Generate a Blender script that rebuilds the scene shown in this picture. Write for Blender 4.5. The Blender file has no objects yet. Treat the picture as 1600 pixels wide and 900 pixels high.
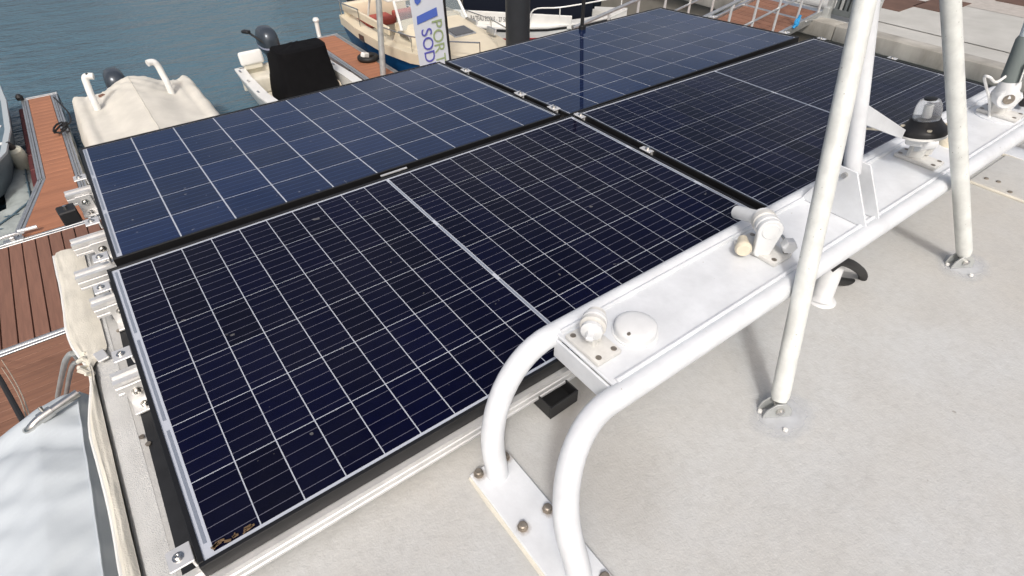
import bpy, bmesh, math, random
from mathutils import Vector, Matrix, Euler, noise
random.seed(4)
S = bpy.context.scene
C = S.collection
H = 3.4                      # height of the solar panels above the water
# ---------------------------------------------------------------- camera
R0 = Matrix(((0.80610734, -0.59174192, -0.00569703), (-0.38889054, -0.52246518, -0.7588111), (0.44604384, 0.61389872, -0.65128585)))
CAM = Vector((0.15091856, -1.62869737, 0.97690377 + H))
F = 894.34
cd = bpy.data.cameras.new('camera'); cam = bpy.data.objects.new('camera', cd); C.objects.link(cam)
m = Matrix.Identity(4)
for i in range(3):
    m[i][0] = R0[0][i]; m[i][1] = -R0[1][i]; m[i][2] = -R0[2][i]; m[i][3] = CAM[i]
cam.matrix_world = m
cd.sensor_width = 36; cd.lens = F / 1600 * 36; cd.clip_start = 0.02; cd.clip_end = 3000
S.camera = cam
# ---------------------------------------------------------------- sky, sun, exposure
SUN_EL, SUN_DIR = 48, Vector((-0.60, -0.80, 0)).normalized()      # horizontal direction towards the sun
w = bpy.data.worlds.new('World'); S.world = w; w.use_nodes = True
nt = w.node_tree; bg = nt.nodes['Background']
sky = nt.nodes.new('ShaderNodeTexSky'); sky.sky_type = 'NISHITA'; sky.sun_disc = False
sky.sun_elevation = math.radians(SUN_EL); sky.sun_rotation = math.atan2(SUN_DIR.x, SUN_DIR.y)
sky.air_density = 0.8; sky.dust_density = 9.0; sky.ozone_density = 1.0
gtc = nt.nodes.new('ShaderNodeTexCoord'); gsep = nt.nodes.new('ShaderNodeSeparateXYZ'); nt.links.new(gtc.outputs['Generated'], gsep.inputs[0])
gz_ = nt.nodes.new('ShaderNodeMath'); gz_.operation = 'MAXIMUM'; gz_.inputs[1].default_value = 0.0; nt.links.new(gsep.outputs['Z'], gz_.inputs[0])
ga = nt.nodes.new('ShaderNodeMath'); ga.operation = 'ADD'; ga.inputs[1].default_value = 0.22; nt.links.new(gz_.outputs[0], ga.inputs[0])
gd = nt.nodes.new('ShaderNodeVectorMath'); gd.operation = 'DIVIDE'; nt.links.new(gtc.outputs['Generated'], gd.inputs[0]); gc = nt.nodes.new('ShaderNodeCombineXYZ')
for i_ in range(3): nt.links.new(ga.outputs[0], gc.inputs[i_])
nt.links.new(gc.outputs[0], gd.inputs[1])
gn = nt.nodes.new('ShaderNodeTexNoise'); gn.inputs['Scale'].default_value = 1.3; gn.inputs['Detail'].default_value = 6; gn.inputs['Roughness'].default_value = 0.55; nt.links.new(gd.outputs[0], gn.inputs['Vector'])
gm = nt.nodes.new('ShaderNodeMapRange'); gm.inputs[1].default_value = 0.36; gm.inputs[2].default_value = 0.66; gm.inputs[3].default_value = 0.12; gm.inputs[4].default_value = 0.85; nt.links.new(gn.outputs['Fac'], gm.inputs[0])
gx = nt.nodes.new('ShaderNodeMix'); gx.data_type = 'RGBA'; gx.inputs[7].default_value = (4.6, 4.75, 5.0, 1); gk = nt.nodes.new('ShaderNodeMath'); gk.operation = 'MULTIPLY_ADD'; gk.inputs[1].default_value = -0.85; gk.inputs[2].default_value = 1.0; nt.links.new(gz_.outputs[0], gk.inputs[0])
gf = nt.nodes.new('ShaderNodeMath'); gf.operation = 'MULTIPLY'; nt.links.new(gm.outputs[0], gf.inputs[0]); nt.links.new(gk.outputs[0], gf.inputs[1])       # thin cloud, denser towards the horizon all round
nt.links.new(gf.outputs[0], gx.inputs['Factor']); nt.links.new(sky.outputs[0], gx.inputs[6])
nt.links.new(gx.outputs[2], bg.inputs[0]); bg.inputs[1].default_value = 0.15
ld = bpy.data.lights.new('sun', 'SUN'); sun = bpy.data.objects.new('sun', ld); C.objects.link(sun)
ld.energy = 1.9; ld.angle = math.radians(7); ld.color = (1, 0.995, 0.985)
e = math.radians(SUN_EL)
sun.rotation_euler = (SUN_DIR * math.cos(e) + Vector((0, 0, math.sin(e)))).to_track_quat('Z', 'Y').to_euler()
S.view_settings.view_transform = 'Standard'; S.view_settings.look = 'None'
S.view_settings.exposure = -0.22; S.view_settings.gamma = 1
# ---------------------------------------------------------------- pixel helpers (1600x900 picture)
def ray(x, y):
    return R0.transposed() @ Vector(((x - 800) / F, (y - 450) / F, 1))
def at(x, y, z):
    d = ray(x, y); return CAM + d * ((z - CAM.z) / d.z)
def aty(x, y, Y):
    d = ray(x, y); return CAM + d * ((Y - CAM.y) / d.y)
def r(z): return H + z       # height relative to the panels
# ---------------------------------------------------------------- materials
MATS = {}
def mat(name, col, rough=0.5, metal=0, var=0.0, vscale=8, bump=0.0, bscale=60, coat=0, spec=0.5, col2=None, detail=4, stretch=None, coord='Object', trans=0, ior=1.5, alpha=1, coat_rough=0.03, randv=0.0, speck=None):
    if name in MATS: return MATS[name]
    M = bpy.data.materials.new(name); M.use_nodes = True; N = M.node_tree.nodes; L = M.node_tree.links
    b = N['Principled BSDF']
    b.inputs['Base Color'].default_value = (*col, 1); b.inputs['Roughness'].default_value = rough; b.inputs['Metallic'].default_value = metal
    b.inputs['Coat Weight'].default_value = coat; b.inputs['Coat Roughness'].default_value = coat_rough; b.inputs['Specular IOR Level'].default_value = spec
    b.inputs['Transmission Weight'].default_value = trans; b.inputs['IOR'].default_value = ior; b.inputs['Alpha'].default_value = alpha
    tc = N.new('ShaderNodeTexCoord'); src = tc.outputs[coord]
    if coord == 'World':
        src = None
    if stretch:
        mp = N.new('ShaderNodeMapping'); mp.inputs['Scale'].default_value = stretch; L.new(src, mp.inputs[0]); src = mp.outputs[0]
    out = None
    if var or col2:
        n = N.new('ShaderNodeTexNoise'); n.inputs['Scale'].default_value = vscale; n.inputs['Detail'].default_value = detail; n.inputs['Roughness'].default_value = 0.6
        L.new(src, n.inputs['Vector'])
        rp = N.new('ShaderNodeValToRGB'); rp.color_ramp.elements[0].position = 0.32; rp.color_ramp.elements[1].position = 0.68
        c2 = col2 or tuple(c * (1 - var) for c in col)
        c1 = tuple(min(1, c * (1 + var * .5)) for c in col)
        rp.color_ramp.elements[0].color = (*c2, 1); rp.color_ramp.elements[1].color = (*c1, 1)
        L.new(n.outputs['Fac'], rp.inputs[0]); out = rp.outputs[0]
    if speck:                                   # small dark marks: (colour, scale, threshold)
        n = N.new('ShaderNodeTexNoise'); n.inputs['Scale'].default_value = speck[1]; n.inputs['Detail'].default_value = 2; L.new(src, n.inputs['Vector'])
        rp = N.new('ShaderNodeValToRGB'); rp.color_ramp.elements[0].position = speck[2]; rp.color_ramp.elements[1].position = speck[2] + .03
        rp.color_ramp.elements[0].color = (0, 0, 0, 1); rp.color_ramp.elements[1].color = (1, 1, 1, 1); L.new(n.outputs['Fac'], rp.inputs[0])
        mx = N.new('ShaderNodeMix'); mx.data_type = 'RGBA'; L.new(rp.outputs[0], mx.inputs['Factor'])
        if out: L.new(out, mx.inputs[6])
        else: mx.inputs[6].default_value = (*col, 1)
        mx.inputs[7].default_value = (*speck[0], 1); out = mx.outputs[2]
    if randv:
        oi = N.new('ShaderNodeObjectInfo'); mr = N.new('ShaderNodeMapRange'); mr.inputs[3].default_value = 1 - randv; mr.inputs[4].default_value = 1 + randv
        L.new(oi.outputs['Random'], mr.inputs[0])
        hs = N.new('ShaderNodeHueSaturation'); hs.inputs['Color'].default_value = (*col, 1)
        if out: L.new(out, hs.inputs['Color'])
        L.new(mr.outputs[0], hs.inputs['Value']); out = hs.outputs[0]
    if out: L.new(out, b.inputs['Base Color'])
    if bump:
        n = N.new('ShaderNodeTexNoise'); n.inputs['Scale'].default_value = bscale; n.inputs['Detail'].default_value = 3; L.new(src, n.inputs['Vector'])
        bp = N.new('ShaderNodeBump'); bp.inputs['Strength'].default_value = bump; bp.inputs['Distance'].default_value = 0.004
        L.new(n.outputs['Fac'], bp.inputs['Height']); L.new(bp.outputs[0], b.inputs['Normal'])
    MATS[name] = M
    return M
def cell_material(name, base, pitch, line, rnd, cior):
    M = mat(name, base, rough=0.45, coat=1, coat_rough=0.03, spec=0.0)
    M.node_tree.nodes['Principled BSDF'].inputs['Coat IOR'].default_value = cior
    N = M.node_tree.nodes; L = M.node_tree.links; b = N['Principled BSDF']
    tc = N.new('ShaderNodeTexCoord'); sp = N.new('ShaderNodeSeparateXYZ'); L.new(tc.outputs['Object'], sp.inputs[0])
    def math_(op, a, v=None):
        n = N.new('ShaderNodeMath'); n.operation = op
        if hasattr(a, 'links'): L.new(a, n.inputs[0])
        else: n.inputs[0].default_value = a
        if v is not None:
            if hasattr(v, 'links'): L.new(v, n.inputs[1])
            else: n.inputs[1].default_value = v
        return n.outputs[0]
    f = math_('FRACT', math_('ADD', math_('DIVIDE', sp.outputs['Y'], pitch), 100.5))     # a busbar in the middle of every pitch
    d = math_('ABSOLUTE', math_('SUBTRACT', f, 0.5))
    k = math_('LESS_THAN', d, 0.00062 / pitch)
    oi = N.new('ShaderNodeObjectInfo'); mr = N.new('ShaderNodeMapRange'); mr.inputs[3].default_value = 1 - rnd; mr.inputs[4].default_value = 1 + rnd
    L.new(oi.outputs['Random'], mr.inputs[0])
    n = N.new('ShaderNodeTexNoise'); n.inputs['Scale'].default_value = 30; n.inputs['Detail'].default_value = 3; L.new(tc.outputs['Object'], n.inputs[0])
    v = math_('MULTIPLY', mr.outputs[0], math_('ADD', math_('MULTIPLY', n.outputs['Fac'], 0.5), 0.75))
    hs = N.new('ShaderNodeHueSaturation'); hs.inputs['Color'].default_value = (*base, 1); L.new(v, hs.inputs['Value'])
    mx = N.new('ShaderNodeMix'); mx.data_type = 'RGBA'; L.new(k, mx.inputs['Factor']); L.new(hs.outputs[0], mx.inputs[6]); mx.inputs[7].default_value = (*line, 1)
    # thin dust film and a few dried spots on the glass
    ge = N.new('ShaderNodeNewGeometry')
    n1 = N.new('ShaderNodeTexNoise'); n1.inputs['Scale'].default_value = 2.2; n1.inputs['Detail'].default_value = 7; n1.inputs['Roughness'].default_value = .65; L.new(ge.outputs['Position'], n1.inputs['Vector'])
    m1 = N.new('ShaderNodeMapRange'); m1.inputs[1].default_value = .42; m1.inputs[2].default_value = .78; m1.inputs[3].default_value = 0; m1.inputs[4].default_value = .012; L.new(n1.outputs['Fac'], m1.inputs[0])
    n2 = N.new('ShaderNodeTexNoise'); n2.inputs['Scale'].default_value = 42; n2.inputs['Detail'].default_value = 1; L.new(ge.outputs['Position'], n2.inputs['Vector'])
    m2 = N.new('ShaderNodeMapRange'); m2.inputs[1].default_value = .775; m2.inputs[2].default_value = .80; m2.inputs[3].default_value = 0; m2.inputs[4].default_value = .20; L.new(n2.outputs['Fac'], m2.inputs[0])
    dm = N.new('ShaderNodeMix'); dm.data_type = 'RGBA'; L.new(math_('MAXIMUM', m1.outputs[0], m2.outputs[0]), dm.inputs['Factor']); L.new(mx.outputs[2], dm.inputs[6]); dm.inputs[7].default_value = (.5, .49, .46, 1)
    L.new(dm.outputs[2], b.inputs['Base Color'])
    cr = N.new('ShaderNodeMapRange'); cr.inputs[1].default_value = .35; cr.inputs[2].default_value = .75; cr.inputs[3].default_value = .015; cr.inputs[4].default_value = .07; L.new(n1.outputs['Fac'], cr.inputs[0]); L.new(cr.outputs[0], b.inputs['Coat Roughness'])
    return M
white = mat('white_paint', (0.70, 0.725, 0.75), 0.32, var=0.10, vscale=14, bump=0.12, bscale=70, speck=((0.42, 0.38, 0.32), 75, 0.765))
white_worn = mat('white_paint_worn', (0.70, 0.72, 0.69), 0.4, var=0.16, vscale=22, bump=0.10, bscale=120, speck=((0.34, 0.34, 0.30), 140, 0.72))
white_plastic = mat('white_plastic', (0.72, 0.735, 0.74), 0.35, var=0.06, vscale=25)
aged_plastic = mat('aged_plastic', (0.66, 0.655, 0.625), 0.45, var=0.12, vscale=40)
cream_plastic = mat('cream_plastic', (0.74, 0.67, 0.52), 0.45, var=0.1, vscale=30)
alu = mat('aluminium', (0.80, 0.80, 0.79), 0.42, 0.55, var=0.10, vscale=25, bump=0.04, bscale=200)
alu_dull = mat('aluminium_dull', (0.62, 0.63, 0.63), 0.45, 0.9, var=0.15, vscale=12)
steel = mat('stainless_steel', (0.66, 0.65, 0.62), 0.22, 1, var=0.15, vscale=40)
rusty = mat('weathered_steel', (0.34, 0.30, 0.25), 0.5, 0.7, var=0.4, vscale=60)
frame_black = mat('black_anodised', (0.012, 0.012, 0.013), 0.42, 0.2, var=0.2, vscale=30)
black_sheet_m = mat('black_sheet', (0.018, 0.019, 0.021), 0.55, var=0.35, vscale=16)
black_plastic = mat('black_plastic', (0.014, 0.014, 0.015), 0.5, var=0.2, vscale=20)
rubber = mat('black_rubber', (0.012, 0.012, 0.012), 0.6)
backsheet_m = mat('white_backsheet', (0.50, 0.535, 0.60), 0.5, coat=1)
ribbon_m = mat('tinned_ribbon', (0.42, 0.46, 0.52), 0.35, 0.6, coat=1)
mono = cell_material('mono_cell', (0.0008, 0.0012, 0.0125), 0.0302, (0.13, 0.13, 0.17), 0.3, 1.27)
poly = cell_material('poly_cell', (0.003, 0.012, 0.052), 0.0300, (0.04, 0.07, 0.14), 0.2, 1.48)
roof_m = mat('roof_nonskid', (0.44, 0.45, 0.45), 0.55)
def roof_nodes(M):
    N = M.node_tree.nodes; L = M.node_tree.links; b = N['Principled BSDF']; tc = N.new('ShaderNodeNewGeometry'); P = tc.outputs['Position']
    def nz(scale, detail, rough=.6):
        n = N.new('ShaderNodeTexNoise'); n.inputs['Scale'].default_value = scale; n.inputs['Detail'].default_value = detail; n.inputs['Roughness'].default_value = rough; L.new(P, n.inputs['Vector']); return n.outputs['Fac']
    def ramp(v, a, c, lo=0.0, hi=1.0):
        m_ = N.new('ShaderNodeMapRange'); m_.inputs[1].default_value = a; m_.inputs[2].default_value = c; m_.inputs[3].default_value = lo; m_.inputs[4].default_value = hi; L.new(v, m_.inputs[0]); return m_.outputs[0]
    def mix(f, A, B, blend='MIX'):
        m_ = N.new('ShaderNodeMix'); m_.data_type = 'RGBA'; m_.blend_type = blend; L.new(f, m_.inputs['Factor'])
        for i, v in ((6, A), (7, B)):
            if isinstance(v, tuple): m_.inputs[i].default_value = (*v, 1)
            else: L.new(v, m_.inputs[i])
        return m_.outputs[2]
    c = mix(ramp(nz(1.7, 5), .38, .66), (0.53, 0.54, 0.535), (0.495, 0.485, 0.455))
    c = mix(ramp(nz(7, 6, .65), .50, .75, 0, .5), c, (0.43, 0.425, 0.405))
    c = mix(ramp(nz(45, 4, .7), .45, .75, 0, .35), c, (0.37, 0.37, 0.355))
    c = mix(ramp(nz(150, 2), .60, .75, 0, .35), c, (0.63, 0.64, 0.64))
    # a browner ragged-edged patch beside the curved leg and a few marks
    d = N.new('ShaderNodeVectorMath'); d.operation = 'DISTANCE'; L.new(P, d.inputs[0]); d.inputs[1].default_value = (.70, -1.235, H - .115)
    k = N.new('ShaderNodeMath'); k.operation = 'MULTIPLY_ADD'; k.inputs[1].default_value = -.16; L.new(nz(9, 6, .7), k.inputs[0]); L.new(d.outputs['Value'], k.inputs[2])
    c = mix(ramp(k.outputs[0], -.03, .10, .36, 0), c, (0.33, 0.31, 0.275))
    c = mix(ramp(nz(38, 2), .765, .79, 0, .6), c, (0.24, 0.22, 0.19))
    L.new(c, b.inputs['Base Color'])
    bp = N.new('ShaderNodeBump'); bp.inputs['Strength'].default_value = .42; bp.inputs['Distance'].default_value = .003
    ad = N.new('ShaderNodeMath'); ad.operation = 'MULTIPLY_ADD'; ad.inputs[1].default_value = .6; L.new(nz(210, 3), ad.inputs[0]); L.new(nz(70, 3), ad.inputs[2])
    L.new(ad.outputs[0], bp.inputs['Height']); L.new(bp.outputs[0], b.inputs['Normal'])
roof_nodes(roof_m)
edge_m = mat('roof_edge_nonskid', (0.60, 0.605, 0.59), 0.65, var=0.12, vscale=12, bump=0.55, bscale=420)
sealant_m = mat('sealant', (0.50, 0.52, 0.54), 0.5, var=0.12, vscale=30, bump=0.3, bscale=90)
patch_m = mat('sealant_smear', (0.63, 0.66, 0.70), 0.9, var=0.10, vscale=30, bump=0.1, bscale=90, spec=0.0)
def fade(M, r0, r1):
    N = M.node_tree.nodes; L = M.node_tree.links
    tc = N.new('ShaderNodeTexCoord'); mp = N.new('ShaderNodeMapping'); mp.inputs['Location'].default_value = (-.5, -.5, 0); L.new(tc.outputs['Generated'], mp.inputs[0])
    mz = N.new('ShaderNodeMapping'); mz.inputs['Scale'].default_value = (1, 1, 0); L.new(mp.outputs[0], mz.inputs[0])
    ln = N.new('ShaderNodeVectorMath'); ln.operation = 'LENGTH'; L.new(mz.outputs[0], ln.inputs[0])
    nz = N.new('ShaderNodeTexNoise'); nz.inputs['Scale'].default_value = 5; L.new(tc.outputs['Generated'], nz.inputs[0])
    ad = N.new('ShaderNodeMath'); ad.operation = 'MULTIPLY_ADD'; ad.inputs[1].default_value = .22; L.new(nz.outputs['Fac'], ad.inputs[0]); L.new(ln.outputs['Value'], ad.inputs[2])
    mr = N.new('ShaderNodeMapRange'); mr.inputs[1].default_value = r0; mr.inputs[2].default_value = r1; mr.inputs[3].default_value = .6; mr.inputs[4].default_value = 0; L.new(ad.outputs[0], mr.inputs[0])
    L.new(mr.outputs[0], N['Principled BSDF'].inputs['Alpha'])
fade(patch_m, .30, .56)
canvas_m = mat('cream_canvas', (0.70, 0.67, 0.58), 0.85, var=0.14, vscale=9, bump=0.35, bscale=300)
beige_m = mat('beige_cover', (0.66, 0.635, 0.565), 0.85, var=0.10, vscale=3, bump=0.2, bscale=60)
paleblue_m = mat('pale_cover', (0.51, 0.56, 0.60), 0.75, var=0.07, vscale=4, bump=0.15, bscale=40)
tarp_m = mat('grey_tarpaulin', (0.36, 0.40, 0.39), 0.7, var=0.25, vscale=5, detail=8, bump=0.4, bscale=14)
grey_hull = mat('grey_blue_hull', (0.10, 0.16, 0.20), 0.45, var=0.2, vscale=3)
gel_white = mat('gelcoat_white', (0.80, 0.80, 0.77), 0.25, var=0.08, vscale=4)
gel_inner = mat('gelcoat_cream', (0.70, 0.67, 0.57), 0.4, var=0.14, vscale=4)
gel_cream = mat('deck_cream', (0.74, 0.66, 0.50), 0.4, var=0.08, vscale=3)
hull_blue = mat('hull_blue', (0.010, 0.085, 0.24), 0.25)
navy_canvas = mat('navy_canvas', (0.006, 0.008, 0.014), 0.95, spec=0.1, bump=0.3, bscale=12)
hull_navy = mat('hull_navy', (0.006, 0.009, 0.016), 0.25)
stripe_red = mat('stripe_red', (0.36, 0.015, 0.02), 0.35)
cushion_red = mat('cushion_red', (0.42, 0.09, 0.07), 0.8, var=0.15, vscale=8)
cover_black = mat('black_canvas', (0.005, 0.005, 0.006), 0.9, spec=0.15, bump=0.4, bscale=25, var=0.3, vscale=10)
motor_m = mat('motor_grey', (0.055, 0.068, 0.085), 0.22, 0.3)
decal_m = mat('motor_decal', (0.30, 0.32, 0.42), 0.35)
glass_dark = mat('dark_window', (0.02, 0.025, 0.03), 0.08, spec=0.6)
screen_m = mat('clear_screen', (0.55, 0.65, 0.68), 0.05, alpha=0.28, spec=0.6)
lens_m = mat('frosted_lens', (0.88, 0.90, 0.92), 0.25, trans=0.8, ior=1.15, var=0.05, vscale=30)
plank_brown = mat('plank_brown', (0.235, 0.118, 0.080), 0.65, col2=(0.175, 0.088, 0.060), vscale=3, stretch=(10, 0.8, 1), bump=0.2, bscale=60, randv=0.10)
plank_orange = mat('plank_orange', (0.40, 0.175, 0.095), 0.6, col2=(0.31, 0.135, 0.075), vscale=2, stretch=(0.6, 3, 1), randv=0.06)
plank_mid = mat('plank_mid', (0.26, 0.128, 0.08), 0.62, col2=(0.18, 0.088, 0.055), vscale=2, stretch=(1, 9, 1), randv=0.10)
fascia_m = mat('fascia_brown', (0.27, 0.12, 0.075), 0.7, var=0.2, vscale=4)
float_m = mat('float_concrete', (0.12, 0.12, 0.115), 0.9, var=0.4, vscale=3)
redrub = mat('dark_red_rubber', (0.10, 0.022, 0.022), 0.7, var=0.4, vscale=9)
galv = mat('galvanised', (0.56, 0.58, 0.57), 0.5, 0.5, var=0.2, vscale=9)
concrete = mat('quay_concrete', (0.50, 0.50, 0.475), 0.85, col2=(0.41, 0.41, 0.385), vscale=1.6, detail=9, bump=0.4, bscale=25)
kerb_m = mat('kerb_stone', (0.47, 0.455, 0.415), 0.85, col2=(0.22, 0.21, 0.185), vscale=1.8, detail=7, stretch=(1, 1, .35), bump=0.5, bscale=12)
wall_m = mat('quay_wall_stone', (0.30, 0.275, 0.235), 0.9, col2=(0.20, 0.185, 0.155), vscale=1.2, detail=8, bump=0.5, bscale=8)
paving_m = mat('quay_paving', (0.47, 0.44, 0.405), 0.85, col2=(0.38, 0.355, 0.325), vscale=9, detail=8, bump=0.3, bscale=30)
brown_paving = mat('brown_paving', (0.13, 0.075, 0.055), 0.8, var=0.25, vscale=3)
pile_m = mat('pile_coating', (0.022, 0.026, 0.031), 0.5, var=0.15, vscale=5)
yellow_m = mat('yellow_ring', (0.55, 0.55, 0.08), 0.5)
banner_m = mat('banner_cloth', (0.62, 0.66, 0.72), 0.8, var=0.05, vscale=4)
print_blue = mat('print_blue', (0.075, 0.14, 0.50), 0.7)
print_violet = mat('print_violet', (0.10, 0.10, 0.42), 0.7)
print_green = mat('print_green', (0.30, 0.38, 0.20), 0.7)
print_dark = mat('print_dark', (0.05, 0.05, 0.055), 0.6)
strap_blue = mat('strap_blue', (0.02, 0.26, 0.55), 0.6)
rope_m = mat('rope', (0.55, 0.48, 0.38), 0.9)
rope_black = mat('rope_black', (0.015, 0.015, 0.017), 0.8)
white_cable = mat('white_cable', (0.8, 0.8, 0.78), 0.5)
fender_m = mat('fender_vinyl', (0.62, 0.61, 0.50), 0.5, var=0.15, vscale=7)
grey_gate = mat('gate_grey', (0.16, 0.18, 0.185), 0.5, 0.3, var=0.15, vscale=6)
grey_green = mat('antenna_grey', (0.17, 0.20, 0.195), 0.5)
antenna_m = mat('antenna_white', (0.66, 0.74, 0.78), 0.35)
leaf_m = mat('dry_leaf', (0.16, 0.10, 0.05), 0.8, var=0.3, vscale=50)
rust_m = mat('rust_stain', (0.30, 0.20, 0.11), 0.7, spec=0.1, var=0.3, vscale=60); fade(rust_m, .16, .52)
# ---------------------------------------------------------------- mesh builder
class MB:
    def __init__(self): self.bm = bmesh.new()
    def box(self, c, s, rot=None, bevel=0, seg=1):
        b = bmesh.new(); bmesh.ops.create_cube(b, size=1)
        for v in b.verts: v.co = Vector((v.co.x * s[0], v.co.y * s[1], v.co.z * s[2]))
        if bevel: bmesh.ops.bevel(b, geom=list(b.edges), offset=bevel, segments=seg, affect='EDGES', profile=0.5)
        M = Matrix.Translation(Vector(c))
        if rot is not None: M = M @ (rot.to_4x4() if isinstance(rot, Matrix) else Euler(rot).to_matrix().to_4x4())
        b.transform(M); self.add(b); return self
    def add(self, b):
        t = bpy.data.meshes.new('t'); b.to_mesh(t); b.free(); self.bm.from_mesh(t); bpy.data.meshes.remove(t)
    def tube(self, pts, rad, n=14, cap=True, closed=False):
        pts = [Vector(p) for p in pts]; k = len(pts); rings = []; up = None
        for i, p in enumerate(pts):
            a = pts[i - 1] if (i > 0 or closed) else p; b = pts[(i + 1) % k] if (i < k - 1 or closed) else p
            t = (b - a).normalized()
            if up is None: up = Vector((0, 0, 1)) if abs(t.z) < .9 else Vector((0, 1, 0))
            x = t.cross(up).normalized(); up = x.cross(t).normalized()
            R = rad[i] if isinstance(rad, (list, tuple)) else rad
            rings.append([self.bm.verts.new(p + (x * math.cos(2 * math.pi * j / n) + up * math.sin(2 * math.pi * j / n)) * R) for j in range(n)])
        for i in range(k if closed else k - 1):
            A, B = rings[i], rings[(i + 1) % k]
            for j in range(n): self.bm.faces.new((A[j], B[j], B[(j + 1) % n], A[(j + 1) % n]))
        if cap and not closed: self.bm.faces.new(rings[0]); self.bm.faces.new(rings[-1][::-1])
        return self
    def lathe(self, prof, c=(0, 0, 0), M=None, n=24):
        T = Matrix.Translation(Vector(c)) @ (M.to_4x4() if M is not None else Matrix.Identity(4)); rings = []
        for R, z in prof:
            if R < 1e-6: rings.append([self.bm.verts.new(T @ Vector((0, 0, z)))])
            else: rings.append([self.bm.verts.new(T @ Vector((R * math.cos(2 * math.pi * j / n), R * math.sin(2 * math.pi * j / n), z))) for j in range(n)])
        for A, B in zip(rings, rings[1:]):
            for j in range(n):
                q = [A[j % len(A)], A[(j + 1) % len(A)], B[(j + 1) % len(B)], B[j % len(B)]]
                q = list(dict.fromkeys(q))
                if len(q) > 2: self.bm.faces.new(q)
        if len(rings[0]) > 1: self.bm.faces.new(rings[0][::-1])
        if len(rings[-1]) > 1: self.bm.faces.new(rings[-1])
        return self
    def prism(self, poly, z0, z1, M=None, bevel=0):
        b = bmesh.new()
        vs = [b.verts.new((p[0], p[1], z0)) for p in poly]; f = b.faces.new(vs)
        ex = bmesh.ops.extrude_face_region(b, geom=[f])
        for v in ex['geom']:
            if isinstance(v, bmesh.types.BMVert): v.co.z = z1
        bmesh.ops.recalc_face_normals(b, faces=b.faces)
        if bevel: bmesh.ops.bevel(b, geom=list(b.edges), offset=bevel, segments=1, affect='EDGES')
        if M is not None: b.transform(M.to_4x4())
        self.add(b); return self
    def grid(self, fn, nu, nv, closeu=False):
        vs = [[self.bm.verts.new(fn(i / nu, j / nv)) for j in range(nv + 1)] for i in range(nu if closeu else nu + 1)]
        for i in range(nu):
            for j in range(nv):
                a, b = vs[i], vs[(i + 1) % len(vs)]
                try: self.bm.faces.new((a[j], b[j], b[j + 1], a[j + 1]))
                except ValueError: pass
        return self
    def build(self, name, material, parent=None, local=False, smooth=True, angle=35):
        bmesh.ops.remove_doubles(self.bm, verts=self.bm.verts, dist=1e-6)
        bmesh.ops.recalc_face_normals(self.bm, faces=self.bm.faces)
        if parent is not None and not local: self.bm.transform(world(parent).inverted())
        me = bpy.data.meshes.new(name); self.bm.to_mesh(me); self.bm.free()
        if smooth:
            for p in me.polygons: p.use_smooth = True
            me.set_sharp_from_angle(angle=math.radians(angle))
        me.materials.append(material)
        return link(name, me, parent)
def world(o):
    M = o.matrix_basis.copy()
    while o.parent: o = o.parent; M = o.matrix_basis @ M
    return M
def link(name, me, parent=None):
    o = bpy.data.objects.new(name, me); C.objects.link(o)
    if parent: o.parent = parent
    return o
def tag(o, label, cat, group=None):
    o['label'] = label; o['category'] = cat
    if group: o['group'] = group
    return o
def thing(name, label, cat, loc=(0, 0, 0), rot=(0, 0, 0), group=None):
    o = bpy.data.objects.new(name, None); C.objects.link(o); o.location = loc; o.rotation_euler = rot; o.empty_display_size = .1
    return tag(o, label, cat, group)
def copy_tree(o, parent=None):
    c = o.copy(); C.objects.link(c); c.parent = parent
    for ch in list(o.children): copy_tree(ch, c)
    return c
def axis_to(d, up='Z'): return Vector(d).to_track_quat('Z', 'Y').to_matrix()
def arc(c, a, b, ang0, ang1, n=10):
    return [Vector(c) + Vector(a) * math.cos(ang0 + (ang1 - ang0) * i / n) + Vector(b) * math.sin(ang0 + (ang1 - ang0) * i / n) for i in range(n + 1)]
def catmull(P, n=8):
    P = [Vector(p) for p in P]; out = []
    for i in range(len(P) - 1):
        p0 = P[max(i - 1, 0)]; p1 = P[i]; p2 = P[i + 1]; p3 = P[min(i + 2, len(P) - 1)]
        for k in range(n):
            t = k / n
            out.append(0.5 * ((2 * p1) + (p2 - p0) * t + (2 * p0 - 5 * p1 + 4 * p2 - p3) * t * t + (3 * p1 - p0 - 3 * p2 + p3) * t ** 3))
    return out + [P[-1]]
def text_mesh(s, size, M, name, material, parent, depth=0.002):
    """lettering as separate letter parts"""
    pen = 0.0
    for ch in s:
        if ch == ' ': pen += size * .30; continue
        cu = bpy.data.curves.new('t', 'FONT'); cu.body = ch; cu.size = size; cu.extrude = depth
        o = bpy.data.objects.new('t', cu); C.objects.link(o)
        me = bpy.data.meshes.new_from_object(o.evaluated_get(bpy.context.evaluated_depsgraph_get()))
        bpy.data.objects.remove(o); bpy.data.curves.remove(cu)
        wdt = max(v.co.x for v in me.vertices); x0_ = min(v.co.x for v in me.vertices)
        me.transform(world(parent).inverted() @ M @ Matrix.Translation((pen - x0_, 0, 0))); me.materials.clear(); me.materials.append(material); me.name = name
        link(name, me, parent); pen += wdt - x0_ + size * .09
def ns(p, s=1.0): return noise.noise(Vector(p) * s)
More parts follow.
